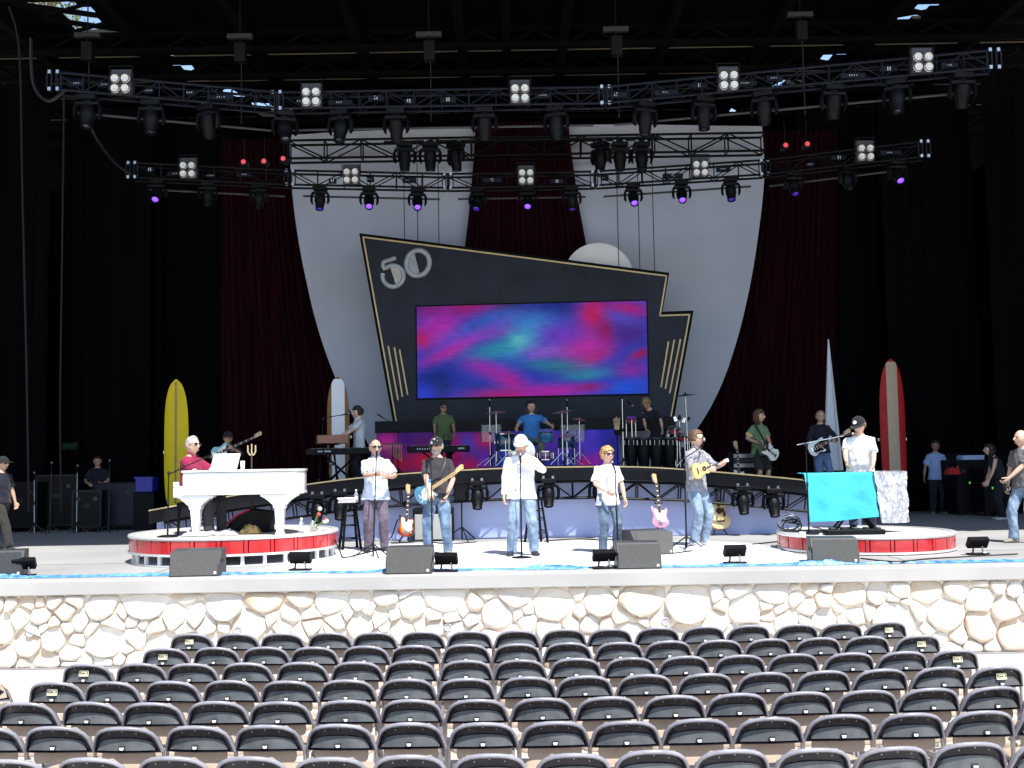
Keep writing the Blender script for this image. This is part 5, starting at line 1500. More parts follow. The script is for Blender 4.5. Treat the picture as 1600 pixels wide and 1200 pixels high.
# ================================================================== PEOPLE ON STAGE
def pl(px_, py_, z=ST):
    p = on_z(px_, py_, z); return Vector((p.x, p.y, z))
def LC(loc, hd, px_, py_, Y): return rotz(-hd) @ (at(px_, py_, Y) - Vector(loc))
c_lblue = cloth('shirt_light_blue', (.60, .68, .84), .05, bump=.3); c_blue = cloth('collar_blue', (.12, .26, .66), .08)
c_plum = cloth('trousers_plum_grey', (.115, .09, .125), .10); c_black = cloth('tee_charcoal', (.040, .036, .040), .2)
c_jean = cloth('jeans_mid', (.055, .095, .165), .3, 7, col2=(.19, .27, .38)); c_jeanl = cloth('jeans_light', (.115, .175, .265), .2, 6, col2=(.27, .35, .45)); c_jeand = cloth('jeans_dark', (.055, .085, .13), .25, 7, col2=(.12, .17, .23))
c_white = cloth('cloth_white', (.78, .78, .79), .03, bump=.35); c_capw = cloth('cap_white', (.80, .81, .83), .02, bump=.1); c_capb = cloth('cap_black', (.014, .014, .016), .2, bump=.1)
c_red = cloth('shirt_crimson', (.22, .014, .05), .15); c_green = cloth('shirt_olive', (.07, .11, .045), .15); c_green2 = cloth('tee_green', (.13, .22, .11), .12); c_navy = cloth('dark_navy', (.014, .015, .024), .3)
c_tee = cloth('tee_sky_blue', (.05, .20, .52), .12); c_grey = cloth('tee_grey', (.12, .115, .115), .1); c_khaki = cloth('shorts_dark', (.03, .028, .026), .2); c_camo = cloth('camo', (.13, .15, .09), .1, 12, col2=(.30, .31, .27))
c_plaid = cloth('shirt_grey_print', (.16, .16, .19), .1, 26, col2=(.38, .37, .40), bump=.2); c_stripe = cloth('shirt_pale_stripe', (.42, .44, .46), .1, 10, col2=(.64, .66, .68), stretch=(5, 5, .3))
c_pblue = cloth('shirt_pale_blue', (.30, .40, .68), .08); c_darkjean = cloth('jeans_blue_shade', (.10, .17, .30), .2)
h_grey = mat('hair_grey', (.34, .32, .30), .7, .25, 30); h_brown = mat('hair_brown', (.10, .055, .030), .7, .3, 30); h_blond = mat('hair_blond', (.42, .24, .09), .6, .3, 30); h_dark = mat('hair_dark', (.018, .013, .011), .7, .3, 30); h_sand = mat('hair_sandy', (.22, .14, .07), .7, .3, 30); h_lightb = mat('hair_light_brown', (.19, .11, .06), .65, .3, 30)
m_shoe_d = mat('shoe_dark', (.02, .02, .024), .6); m_shoe_w = mat('shoe_white', (.55, .55, .56), .6); m_shoe_t = mat('shoe_tan', (.24, .20, .16), .7)
leather = mat('leather_strap', (.02, .016, .014), .6)
# 1 pianist
l = Vector((px_x(303, 16.5, LZ+1.2), 16.5, LZ)); hd = R(68)
person('grey haired pianist in a crimson shirt and sunglasses seated at the white piano', l, hd, 1.84, rh=(-.16, -.44, .80), lh=(.20, -.46, .80), seat=.50, skin=1, shirt=c_red, sleeve='short', pants=c_black, shoes=m_shoe_w, hair=h_grey, style='receding', glasses=True, belly=.03, collar=c_red, yaw=R(-8), wide=1.08, vox=.016)
mb_ = Vector((px_x(272, 16.25, ST+.6), 15.95, LZ)); tp = at(274, 738, 16.0)
mic_stand('boom microphone stand reaching to the pianist', mb_, (mb_.x+.01, mb_.y, tp.z), (.9, -.1, .35), 'round', (at(262, 742, 16.0), at(322, 714, 16.1)))
# 2 singer in light blue
l = pl(588, 861); l.z += .006; hd = R(6); Y = l.y
person('balding singer in a light blue shirt and plum trousers with hands clasped', l, hd, 1.83, rh=LC(l, hd, 588, 741, Y-.36), lh=LC(l, hd, 606, 745, Y-.30), feet=[(-.13, -.03, 0), (.13, -.03, 0)], shirt=c_lblue, sleeve='short', hem=.20, pants=c_plum, shoes=m_shoe_d, hair=h_grey, style='bald', glasses=True, belly=.055, collar=c_blue, yaw=R(14), wide=1.10, vox=.015, rcurl=.8, lcurl=.8, rhint=(-.8, .2, -.9), lhint=(.8, .2, -.9))
bs = pl(583, 870); mic_stand('black tripod microphone stand before the singer in light blue', bs, at(588, 716, Y-.34), (.05, .3, 1))
# 3 guitarist in black
l = pl(684, 868); l.z += .006; hd = R(-4); Y = l.y
GM = facing(Vector((l.x-.13, Y-.21, ST+.99)), R(33), R(-10), R(-8))
person('guitarist in a black tee, black cap and jeans playing a blue guitar', l, hd, 1.82, rh=LC(l, hd, 671, 768, Y-.27), lh=LC(l, hd, 699, 773, Y-.1), feet=[(-.15, -.06, 0), (.16, .0, 0)], skin=1, shirt=c_black, sleeve='short', hem=.10, pants=c_jean, shoes=m_shoe_t, hair=h_grey, style='short', cap=c_capb, glasses=True, belly=.03, yaw=R(-12), beard=h_grey, wide=1.05, vox=.015, rhint=(-1, .15, -.4), lhint=(1, .2, -.2), rpn=(0, 1, -.2))
sh_ = l+Vector((.16, 0, 1.48))
guitar('blue bodied electric guitar held by the guitarist in black', GM, mat('blue_lacquer', (.02, .09, .16), .22, .35, 7, coat=.6, col2=(.10, .27, .36)), guard=mat('pale_mint_guard', (.58, .64, .60), .3), board=m_maple, strap=(leather, [GM @ Vector((.17, .03, .13)), l+Vector((.06, -.17, 1.22)), l+Vector((.12, -.13, 1.40)), l+Vector((.13, .0, 1.50)), l+Vector((.05, .13, 1.35)), l+Vector((-.12, .16, 1.1))]), scale=.93, dots=False)
bs = pl(676, 882); mic_stand('microphone stand beside the guitarist in black', bs, at(673, 706, Y-.30), (.08, .3, 1), 'round')
# 4 centre singer
l = pl(817, 868); l.z += .006; hd = R(2); Y = l.y
person('tall singer in a white jacket and white cap holding the centre microphone', l, hd, 1.83, rh=LC(l, hd, 787, 777, Y-.03), lh=LC(l, hd, 826, 722, Y-.20), feet=[(-.17, -.05, 0), (.17, -.05, 0)], skin=1, shirt=c_white, sleeve='long', hem=.16, pants=c_jeanl, shoes=m_shoe_d, hair=h_grey, style='short', cap=c_capw, belly=.035, collar=cloth('collar_grey_blue', (.32, .36, .5), .05), pitch=R(16), yaw=R(-10), wide=1.10, vox=.015, lhint=(1, -.3, -.75), rhint=(-1, .3, 0), lcurl=1.0, lpn=(-1, 0, .2))
bs = pl(815, 872); mic_stand('straight round based microphone stand before the centre singer', bs, at(813, 724, Y-.25), (.02, .35, 1), 'round')
bs2 = pl(807, 868)
# 5 short blond singer
l = pl(952, 864); l.z += .006; hd = R(16); Y = l.y
person('short blond singer in a white tee and dark jeans with sunglasses', l, hd, 1.63, rh=LC(l, hd, 948, 768, Y-.24), lh=LC(l, hd, 977, 782, Y-.04), feet=[(-.11, -.03, 0), (.13, .0, 0)], skin=1, shirt=c_white, sleeve='short', hem=.22, pants=c_jeand, shoes=m_shoe_w, hair=h_blond, style='fringe', glasses=True, yaw=R(14), belly=.015, vox=.015, rhint=(-1, .3, -.6), lhint=(1, .3, 0), collar=None, lcurl=.4)
bs = pl(966, 866); mic_stand('tripod microphone stand before the short blond singer', bs, at(961, 735, Y-.30), (-.3, .4, 1))
# 6 ukulele player
l = pl(1092, 853); l.z += .006; hd = R(42); Y = l.y
person('brown haired man in a grey print shirt playing a small ukulele', l, hd, 1.90, rh=LC(l, hd, 1106, 733, Y-.27), lh=LC(l, hd, 1126, 727, Y-.26), feet=[(-.12, -.02, 0), (.12, -.05, 0)], skin=1, shirt=c_plaid, sleeve='long', hem=.16, pants=c_jeanl, shoes=m_shoe_w, hair=h_brown, style='short', glasses=True, yaw=R(30), vox=.015, collar=c_plaid, rhint=(-1, .4, -.6), lhint=(.8, 0, -.9), rpn=(0, 1, 0), lpn=(0, .6, 1), lcurl=1.0)
UM = facing(at(1094, 734, Y-.30), R(16), R(22), R(-4))
guitar('small honey coloured ukulele held by the man in the grey print shirt', UM, mat('koa_wood', (.58, .42, .16), .3, .12, 6, coat=.5), kind='acoustic', scale=.66, neck_len=.46, thick=.12, name='ukulele', cat='ukulele', head=m_cream)
bs = pl(1073, 858); tp = at(1072, 726, Y-.25)
mic_stand('boom microphone stand beside the ukulele player', bs, (bs.x, bs.y, tp.z), (.3, .2, .8), 'tripod', (at(1057, 724, Y-.28), at(1097, 698, Y-.22)))
# 7 keyboard player on the right riser
l = Vector((px_x(1344, 17.45, RZ_+1), 17.45, RZ_)); hd = R(-14); Y = l.y
person('keyboard player in a white tee and black cap on the right riser', l, hd, 1.80, rh=LC(l, hd, 1322, 727, Y-.42), lh=LC(l, hd, 1364, 730, Y-.40), feet=[(-.13, 0, 0), (.14, 0, 0)], skin=1, shirt=c_white, sleeve='short', hem=.14, pants=c_jeand, shoes=m_shoe_d, hair=h_lightb, style='short', cap=c_capb, badge=True, pitch=R(22), yaw=R(-30), belly=.05, wide=1.14, vox=.015, lean=(0, -.07), rhint=(-.9, .3, -.5), lhint=(.9, .3, -.5))
bs = Vector((px_x(1263, 16.45, RZ_+.3), 16.45, RZ_)); tp = at(1260, 694, 16.45)
mic_stand('long pale boom microphone stand in front of the right riser keyboard', bs, (bs.x, bs.y, tp.z), (.9, .25, .15), 'round', (at(1245, 695, 16.45), at(1322, 680, 16.75), m_chrome))
kb = Vector((px_x(1335, 16.85, RZ_), 16.85, RZ_))
keyboard('long dark keyboard under the teal towel on the right riser', kb, R(-4), 1.46, .36, .10, stand_h=.80)
m_teal = mat('teal_towel', (.04, .42, .52), .8, .10, 2.0, bump=.5, bscale=10)
tz = at(1315, 733, 16.55).z; bz = at(1318, 812, 16.5).z
xa, xb = px_x(1259, 16.55, RZ_+.7), px_x(1369, 16.55, RZ_+.7)
def drap(x0, x1, y0, ztop, zbot, seed, depth=.38, sway=.03, taper=.04, hb=0):
    def fn(u, v):
        # v 0..0.25 lies on the keyboard, then it hangs
        x = lerp(x0, x1, u)
        if v < .25: y = y0+depth*(1-v/.25); z = ztop + .006 + .006*noise.noise(Vector((x*6, y*6, seed)))
        else:
            k = (v-.25)/.75
            x = lerp(x0+taper*k, x1+taper*.3*k, u)
            y = y0 - .022 - .035*k + sway*k*math.sin(x*9+seed+2*k) + .02*noise.noise(Vector((x*4, k*3, seed)))
            z = ztop - (ztop-zbot+hb*(u-.5)*1.0*k)*k - .012*math.sin(u*math.pi)*k
        return (x-kb.x, y-kb.y, z-kb.z)
    return fn
b = MB(); b.sheet(drap(xa, xb, 16.64, RZ_+.902, bz, 3, .38, .045, .07, -.07), 34, 26, .006)
tag(b.build('draped_towel', m_teal, None, True, loc=kb), 'bright teal towel draped over the front of the keyboard', 'towel')
xc, xd = px_x(1366, 16.6, RZ_+.7), px_x(1416, 16.6, RZ_+.7)
b = MB(); f0 = drap(xc, xd, 16.60, RZ_+.915, at(1390, 816, 16.6).z, 9, .40, .05, .06)
b.sheet(lambda u, v: Vector(f0(u, v)) + Vector((.03*noise.noise(Vector((u*5, v*5, 1))), .035*noise.noise(Vector((u*6, v*7, 2)))+.02*noise.noise(Vector((u*16, v*18, 2))), .012*noise.noise(Vector((u*9, v*9, 3))))), 30, 40, .004)
tag(b.build('foil_cover', mat('silver_foil', (.60, .60, .66), .32, .2, 7, metal=.7, bump=.6, bscale=8), None, False, loc=kb), 'crinkled silver foil cover hanging at the right end of the keyboard', 'cover')
t = thing('pedal_board', 'black pedal board on the front of the right riser', 'pedal board', (px_x(1338, 16.2, RZ_), 16.25, RZ_))
b = MB(); b.span((-.45, -.1, 0), (.42, .14, .075)); b.build('board', m_blackp, t, bevel=.01)
for k in range(5):
    b = MB(); b.box((-.34+.17*k, .02, .09), (.07, .12, .03)); b.build('pedal', m_rubber if k % 2 else m_fix, t, bevel=.006)
t = thing('cable_coil', 'tangled heap of coiled black cable at the left of the right riser', 'cable coil', (px_x(1240, 17.0, RZ_), 17.0, RZ_))
rq = random.Random(9)
for k in range(7):
    c_ = Vector((rq.uniform(-.1, .1), rq.uniform(-.1, .1), .05+.03*k)); n_ = Matrix.Rotation(rq.uniform(-1.1, 1.1), 3, 'X') @ Matrix.Rotation(rq.uniform(-.9, .9), 3, 'Y'); rr_ = rq.uniform(.1, .17)
    b = MB(); b.tube([c_ + n_ @ Vector((rr_*math.cos(a), rr_*math.sin(a), 0)) for a in [2*math.pi*j/20 for j in range(21)]], .011, 5, False); b.build('loop', m_cable if k % 3 else m_steel, t, True)
cup('small white tape roll on the right riser rim', (px_x(1255, 15.95, RZ_), 15.98, RZ_), m_white, .05, .07)
# 8 photographer, far right
l = pl(1604, 848); l.z += .006; hd = R(-62); Y = l.y
person('man in a grey tee and jeans at the right edge carrying a camera', l, hd, 1.80, lh=LC(l, hd, 1576, 748, Y-.1), rh=None, feet=[(-.12, -.16, 0), (.12, .10, 0)], skin=1, shirt=c_grey, sleeve='short', hem=.12, pants=c_jeanl, shoes=m_shoe_t, hair=h_grey, style='bald', yaw=R(-20), belly=.03, vox=.016, lhint=(1, .3, 0))
p = at(1571, 763, Y-.14); t = thing('camera', 'small black camera in the hand of the man at the right edge', 'camera', p, R(30))
b = MB(); b.box((0, 0, 0), (.13, .05, .08)); b.build('camera_body', m_blackp, t, bevel=.01, seg=2)
b = MB(); b.lathe([(.03, 0), (.034, .02), (.034, .05), (.028, .05), (.026, .045)], 16, (.0, -.02, 0), Matrix.Rotation(R(90), 3, 'X')); b.build('camera_lens', m_chrome, t, True)
b = MB(); b.tube([(-.06, 0, .03), (-.03, -.02, .10), (.03, -.02, .10), (.06, 0, .03)], .006, 5); b.build('strap', m_rubber, t)
# 9 guard, far left
l = pl(2, 860); l.z += .006; hd = R(72); Y = l.y
person('man in black with a black cap walking in from the left edge', l, hd, 1.66, rh=(-.24, .02, .80), lh=(.22, -.1, .80), feet=[(-.09, -.30, 0), (.09, .26, 0)], skin=0, shirt=c_navy, sleeve='short', hem=.08, pants=c_khaki, shoes=m_shoe_d, hair=h_dark, style='short', cap=c_capb, glasses=True, vox=.018, wide=1.06)
# 10 man in the right wing
l = pl(1466, 803); hd = R(-8)
person('man in a pale blue shirt with a lanyard standing in the dark right wing', l, hd, 1.76, rh=(-.30, -.02, .86), lh=(.28, -.02, .86), skin=2, shirt=c_pblue, sleeve='short', hem=.18, pants=c_navy, shoes=m_shoe_t, hair=h_dark, style='short', vox=.022, belly=.03)
l = pl(1566, 812); hd = R(-100)
person('person in a dark top bending forward beside the racks at the right', l, hd, 1.66, lean=(0, -.16), lh=(.16, -.30, .78), rh=(-.18, -.25, .8), skin=1, shirt=c_navy, sleeve=None, hem=.12, pants=c_navy, shoes=m_shoe_w, hair=h_dark, style='long', vox=.022)
l = Vector((px_x(152, 26.0, ST+1.2), 26.0, ST)); 
person('dim figure in dark clothes standing behind the cases on the left', l, R(10), 1.72, skin=0, shirt=c_navy, sleeve='short', pants=c_navy, hair=h_dark, style='short', vox=.024, rh=(-.15, -.25, 1.05), lh=(.15, -.25, 1.05))

# ================================================================== THE BACKING BAND
def pz(px_, Y, z): return Vector((px_x(px_, Y, z), Y, z))
def platz(x): return ST+hp(x)
def riserbox(label, x0, x1, y0, y1, z1):
    o = MB().span((-(x1-x0)/2, -(y1-y0)/2, 0), ((x1-x0)/2, (y1-y0)/2, z1-ST-.006)).build('platform_box', m_deck, None, bevel=.01, loc=((x0+x1)/2, (y0+y1)/2, ST+.006))
    return tag(o, label, 'platform')
# bass player, left rear
zz = ST+.40; l = pz(356, 22.6, zz); l.z = zz; hd = R(22)
person('bass player in a dark hat and black shirt in the shade behind the piano', l, hd, 1.74, rh=LC(l, hd, 340, 712, 22.35), lh=LC(l, hd, 366, 702, 22.3), skin=0, shirt=c_navy, sleeve='rolled', pants=c_navy, hair=h_dark, style='short', cap=c_capb, vox=.02)
guitar('pale aqua bass guitar of the player behind the piano', facing(at(347, 706, 22.30), R(24), R(10), R(-5)), mat('aqua_lacquer', (.18, .42, .40), .3, .08, 4, coat=.5), guard=m_cream, neck_len=.62, name='bass_guitar')
# keyboard player, left
zz = ST+.98; l = pz(560, 22.7, zz); l.z = zz; hd = R(-68)
person('dark haired keyboard player in a pale striped shirt at the organ', l, hd, 1.66, rh=(-.10, -.40, .98), lh=(.10, -.40, .98), skin=1, shirt=c_stripe, sleeve='short', hem=.16, pants=c_navy, hair=h_dark, style='fringe', vox=.02, pitch=R(8), collar=c_stripe)
okb = pz(517, 22.4, zz)
keyboard('wooden cased organ tilted on a black stand at the left', Vector((okb.x, 22.55, ST+1.0)), R(-78), .95, .62, .15, mat('organ_wood', (.20, .055, .03), .4, .2, 5, coat=.3), mat('organ_wood', (.20, .055, .03)), stand_h=.86)
keyboard('long black keyboard below the wooden organ', Vector((pz(535, 22.1, zz).x, 21.9, ST+1.0)), R(0), 1.35, .36, .12, stand_h=.62, text=(-.62, -.57, -.52, -.42, -.37, -.32, -.27))
mic_stand('boom microphone stand aimed at the organ player', Vector((px_x(498, 22.2, zz), 22.2, ST+.9)), at(505, 655, 22.2), (1, 0, .2), 'tripod', (at(500, 654, 22.2), at(536, 648, 22.2)))
# keyboard player, centre left
zz = ST+1.16; l = pz(694, 23.3, zz); l.z = zz; hd = R(8)
person('curly haired keyboard player in an olive shirt and sunglasses', l, hd, 1.56, rh=(-.22, -.36, .80), lh=(.22, -.36, .80), skin=2, shirt=c_green, sleeve='short', hem=.14, pants=c_navy, hair=h_dark, style='fringe', glasses=True, vox=.02, yaw=R(14), collar=c_green, wide=1.12)
keyboard('long black stage keyboard in front of the player in olive', Vector((pz(686, 22.75, zz).x, 22.75, ST+1.14)), 0, 1.30, .36, .13, stand_h=.50, text=(-.66, -.58, -.50, -.42, -.34, -.26, .66, .71, .76, .82))
mic_stand('boom microphone stand left of the sign', Vector((px_x(622, 22.9, zz), 22.9, ST+1.12)), at(622, 668, 22.9), (-.8, 0, .5), 'tripod', (at(623, 668, 22.9), at(596, 651, 22.9)))
t = thing('wind_chime', 'small set of metal bar chimes on a stand at the left keyboard', 'chimes', pz(614, 22.5, ST+1.1)); t.location.z = ST+1.1
b = MB(); b.tube([(0, 0, 0), (0, 0, .72)], .012, 6); b.build('stand_pole', m_black, t)
b = MB(); b.box((0, 0, .73), (.42, .04, .03)); b.build('bar', m_wood, t)
for k in range(12):
    b = MB(); b.tube([(-.18+.033*k, 0, .715), (-.18+.033*k, 0, .60-.022*k)], .006, 5); b.build('chime', mat('brass', (.45, .32, .14), .3, .1, 8, metal=.9), t)
# drummer and kit
DZ = ST+1.33; dx = px_x(832, 23.6, DZ)
l = Vector((dx, 23.65, DZ))
person('long haired drummer in a sky blue tee seated behind the drums', l, R(4), 1.78, rh=LC(l, R(4), 806, 670, 23.2), lh=LC(l, R(4), 866, 668, 23.2), seat=.46, skin=1, shirt=c_tee, sleeve='short', pants=c_camo, hair=h_dark, style='long', vox=.02, wide=1.12)
b = MB(); b.lathe([(.17, .44), (.18, .46), (.17, .49), (0, .50)], 20, (0, .02, 0)); b.tube([(0, .02, .02), (0, .02, .44)], .02, 8)
for k in range(3): b.tube([(0, .02, .2), (.25*math.cos(R(120*k+30)), .02+.25*math.sin(R(120*k+30)), .01)], .012, 6)
tag(b.build('drum_stool', m_black, None, True, loc=l), 'black drum stool under the drummer', 'stool')
m_blued = mat('drum_blue', (.02, .12, .24), .2, .3, 5, coat=.8, col2=(.05, .25, .40)); m_dkblue = mat('drum_dark_blue', (.012, .05, .12), .2, .3, 5, coat=.8)
def dpos(px_, py_, Y): return at(px_, py_, Y)
drum('blue tom drum with white head at the drummer\'s left', dpos(853, 681, 22.9), .15, .22, m_blued, Matrix.Rotation(R(14), 3, 'X'), head=m_white)
drum('large dark blue floor tom at the left of the kit', dpos(790, 691, 22.9), .22, .36, m_dkblue, None, legs=3, zfloor=DZ+.0)
drum('dark blue bass drum lying on its side under the drummer', dpos(815, 706, 23.1), .27, .40, m_dkblue, Matrix.Rotation(R(90), 3, 'X'))
drum('violet glittering snare drum below the blue tom', dpos(852, 712, 23.0), .16, .18, mat('drum_violet', (.14, .03, .20), .2, .4, 9, coat=.8), None)
drum('small dark drum at the far right of the kit', dpos(885, 690, 23.2), .18, .24, m_dkblue, Matrix.Rotation(R(10), 3, 'X'), legs=3, zfloor=DZ)
for i, (x, y, r_, tl, lb, Y) in enumerate(((775, 644, .21, R(-4), 'crash cymbal at the left of the drummer, higher one', 23.0), (878, 643, .23, R(-8), 'wide ride cymbal at the right of the drummer', 23.0), (795, 676, .22, R(6), 'low hi-hat cymbal over the floor tom', 22.6), (905, 655, .18, R(10), 'small crash cymbal behind the ride cymbal', 23.4))):
    p = at(x, y, Y); cymbal(lb, (p.x, Y, DZ), p, r_, tl)
for i, (x, y) in enumerate(((765, 626), (886, 626))):
    p = at(x, y+9, 23.3); mic_stand(('overhead microphone stand left of the drummer', 'overhead microphone stand right of the drummer')[i], (p.x, 23.3, DZ), p, (0, -.2, 1), 'tripod', pole_m=m_chrome)
for i, (x0, x1) in enumerate(((752, 783), (876, 914))):
    a, c_ = at(x0, 664, 23.8), at(x1, 690, 23.8)
    t = thing('acoustic_screen', ('clear drum shield panel left of the drummer', 'clear drum shield panel right of the drummer')[i], 'screen', ((a.x+c_.x)/2, 23.8, c_.z))
    w = c_.x-a.x; b = MB(); b.box((0, 0, (a.z-c_.z)/2), (w, .008, a.z-c_.z)); b.build('pane', mat('clear_acrylic', (.5, .52, .55), .1, .05, 5, alpha=.25), t)
    for s in (-1, 1):
        b = MB(); b.box((s*w/2, 0, (a.z-c_.z)/2), (.02, .02, a.z-c_.z+.02)); b.build('edge', m_fix, t)
    b = MB(); b.box((0, 0, (DZ-c_.z)/2-.01), (.03, .03, abs(DZ-c_.z)-.02)); b.build('post', m_black, t)
# percussion
PZ = ST+1.24; l = pz(1030, 23.5, PZ); l.z = PZ; hd = R(-22)
person('sandy haired percussionist in black leaning over the congas', l, hd, 1.62, lean=(-.16, -.30), rh=LC(l, hd, 1010, 676, 23.0), lh=LC(l, hd, 1036, 674, 23.0), skin=0, shirt=c_navy, sleeve='short', hem=.12, pants=c_navy, hair=h_sand, style='fringe', vox=.02, pitch=R(50), lhint=(1, .4, .2))
for i, x in enumerate((985, 1005, 1025, 1046)):
    p = at(x, 684, 22.9); hgt = p.z-PZ
    t = thing('conga', 'black conga drum with chrome rim, %s from the left' % ORD[i], 'conga', (p.x, 22.9, PZ), 0, 'conga drums')
    b = MB(); b.lathe([(.10, 0), (.13, hgt*.3), (.15, hgt*.6), (.13, hgt*.98)], 22); b.build('shell', m_blackp, t, True)
    b = MB(); b.lathe([(.137, hgt*.95), (.145, hgt*.96), (.145, hgt), (.13, hgt+.01)], 22); b.build('rim', m_fix, t, True)
    b = MB(); b.lathe([(.128, hgt), (.126, hgt+.008), (0, hgt+.008)], 22); b.build('skin', m_cream if i % 2 else m_fix, t, True)
    for k in range(4):
        a = R(-90-60+40*k); b = MB(); b.box((math.cos(a)*.15, math.sin(a)*.15, hgt*.84), (.008, .008, .10)); b.build('tension_rod', m_steel, t)
m_redd = mat('red_drum_head', (.52, .02, .03), .4, .1, 6)
for i, (x, y, r_) in enumerate(((986, 656, .10), (1053, 672, .12), (1068, 683, .13))):
    drum(('small red tambourine drum left of the percussionist', 'red hand drum right of the percussionist', 'lower red hand drum nearest the ukulele player')[i], at(x, y, 23.1), r_, .09, m_redd, Matrix.Rotation(R(20), 3, 'X'), head=m_redd, group='percussion', legs=3, zfloor=PZ)
p = at(1071, 617, 23.0); cymbal('black cymbal high on a stand beside the sign', (at(1074, 690, 23).x, 23.0, PZ), p, .22, R(-6), m_cymdark)
p = at(1062, 660, 23.2); t = thing('cowbell_cluster', 'cluster of chrome cowbells and clamps beside the percussionist', 'cowbells', p)
for k in range(5):
    b = MB(); b.prism([(-.035, 0), (.035, 0), (.025, .10), (-.025, .10)], -.03, .03, Matrix.Rotation(R(20*k-40), 3, 'Y')); b.xf(Matrix.Translation(((k-2)*.075, .03*(k % 2), .03*(k % 3)))); b.build('cowbell', m_chrome if k % 2 else m_black, t)
b = MB(); b.tube([(0, 0, .02), (0, 0, PZ-p.z)], .014, 8); b.build('stand_pole', m_chrome, t)
t = thing('drumstick_holder', 'bundle of pale drumsticks in a holder left of the percussionist', 'drumsticks', at(964, 676, 22.9))
for k in range(5):
    b = MB(); b.tube([(-.03+.015*k, 0, 0), (-.06+.03*k, .01*(k % 2), .26+.02*(k % 3))], [.012, .009], 6); b.ell((-.06+.03*k, .01*(k % 2), .27+.02*(k % 3)), (.018, .018, .022), None, 8, 5); b.build('stick', mat('hickory', (.55, .42, .24), .5), t)
b = MB(); b.lathe([(.05, -.06), (.06, .06), (.05, .06), (.04, -.05)], 12); b.tube([(0, 0, -.06), (0, 0, -(at(964, 676, 22.9).z-PZ))], .012, 6); b.build('holder', m_black, t)
p = at(972, 622, 22.7); mic_stand('tall chrome microphone stand at the left end of the congas', (p.x, 22.7, PZ-.02), p, (.5, -.3, -.5), 'tripod', (p, at(982, 628, 22.5)), m_chrome)
l = pz(1058, 23.9, ST+.7); l.z = ST+.62
person('dim seated figure in dark clothes behind the red hand drums', l, R(10), 1.72, seat=.45, skin=0, shirt=c_navy, sleeve='short', pants=c_navy, hair=h_dark, style='long', vox=.024)
# guitarists, right rear
zz = ST+.66; l = pz(1190, 22.3, zz); l.z = zz; hd = R(30)
person('long haired guitarist in a green tee and dark shorts', l, hd, 1.74, rh=LC(l, hd, 1184, 692, 22.05), lh=LC(l, hd, 1206, 702, 22.0), skin=0, shirt=c_green2, sleeve='short', hem=.18, pants=c_khaki, shorts=True, shoes=m_shoe_w, hair=h_brown, style='long', vox=.02, yaw=R(25))
guitar('white bodied guitar slung low on the guitarist in green', facing(at(1203, 706, 21.95), R(142), R(20), R(-5)), m_cream, guard=m_cream, scale=.9, strap=(leather, [at(1200, 700, 21.93), at(1186, 674, 22.1), at(1180, 662, 22.2)]))
riserbox('low black platform under the guitarist in green', l.x-.7, l.x+.5, 21.9, 22.8, zz)
l = pz(1286, 23.4, zz); l.z = ST+.62; hd = R(6)
person('man in a dark shirt and jeans playing guitar beside the white spire', l, hd, 1.80, rh=LC(l, hd, 1275, 694, 23.1), lh=LC(l, hd, 1305, 688, 23.1), skin=0, shirt=c_navy, sleeve='long', hem=.12, pants=c_darkjean, shoes=m_shoe_d, hair=h_sand, style='receding', vox=.02)
guitar('white electric guitar with tan neck held by the man in the dark shirt', facing(at(1278, 698, 23.05), R(24), R(0), R(-5)), m_white, guard=m_blackp, head=m_maple, name='electric_guitar', neck_len=.52)
riserbox('low black platform under the man in the dark shirt', l.x-.6, l.x+.6, 22.9, 23.9, ST+.62)
lb = pz(356, 22.6, ST+.4); riserbox('low black platform under the bass player', lb.x-.6, lb.x+.6, 22.2, 23.1, ST+.40)
lb = pz(1058, 23.9, ST+.62); riserbox('low black box under the dim seated figure', lb.x-.5, lb.x+.5, 23.5, 24.4, ST+.62)
gb = pz(1155, 22.6, ST+.66)
guitar('dark guitar with pale headstock on a stand near the guitarist in green', facing(Vector((gb.x, 22.6, ST+1.05)), R(90), 0, R(-10)), m_blackp, name='electric_guitar')
t = thing('rack_unit', 'small chrome faced amplifier rack behind the guitarist in green', 'amplifier rack', Vector((px_x(1162, 23.0, ST+1.5), 23.0, ST+.3)))
b = MB(); b.span((-.3, -.2, 0), (.3, .2, 1.25)); b.build('case', m_blackp, t, bevel=.015)
for k in range(3):
    b = MB(); b.span((-.26, -.215, .92+.1*k), (.26, -.2, 1.0+.1*k)); b.build('panel', m_steel if k != 1 else m_fix, t)

# ================================================================== DARK WINGS
rk = random.Random(17)
for i, (px_, Y, w, d, h, lbl) in enumerate(((40, 25.0, .8, .7, 1.0, 'tall road case nearest the left edge'), (95, 25.6, .9, .7, 1.15, 'wide road case second from the left'), (140, 24.6, .6, .6, .8, 'small road case in front of the dim figure'), (190, 25.2, 1.0, .7, .95, 'long dark blue road case left of the yellow surfboard'), (1510, 25.6, .8, .7, 1.15, 'rack case with a towel on top in the right wing'), (1547, 24.9, .55, .6, .95, 'narrow rack case with a green light at the right'), (1490, 27.0, .9, .7, 1.3, 'dark case behind the man in pale blue'))):
    p = Vector((px_x(px_, Y, ST+.5), Y, ST))
    t = road_case(lbl, p, w, d, h, mat('case_blue', (.006, .007, .022), .5, .2, 5) if i == 3 else None, True, R(rk.uniform(-10, 10)))
    if i in (4, 5):
        b = MB(); b.box((-.05, -d/2-.016, h*.55+.12), (.13, .008, .05)); b.build('green_display', glow('green_led', (.15, 1, .1), .30), t)
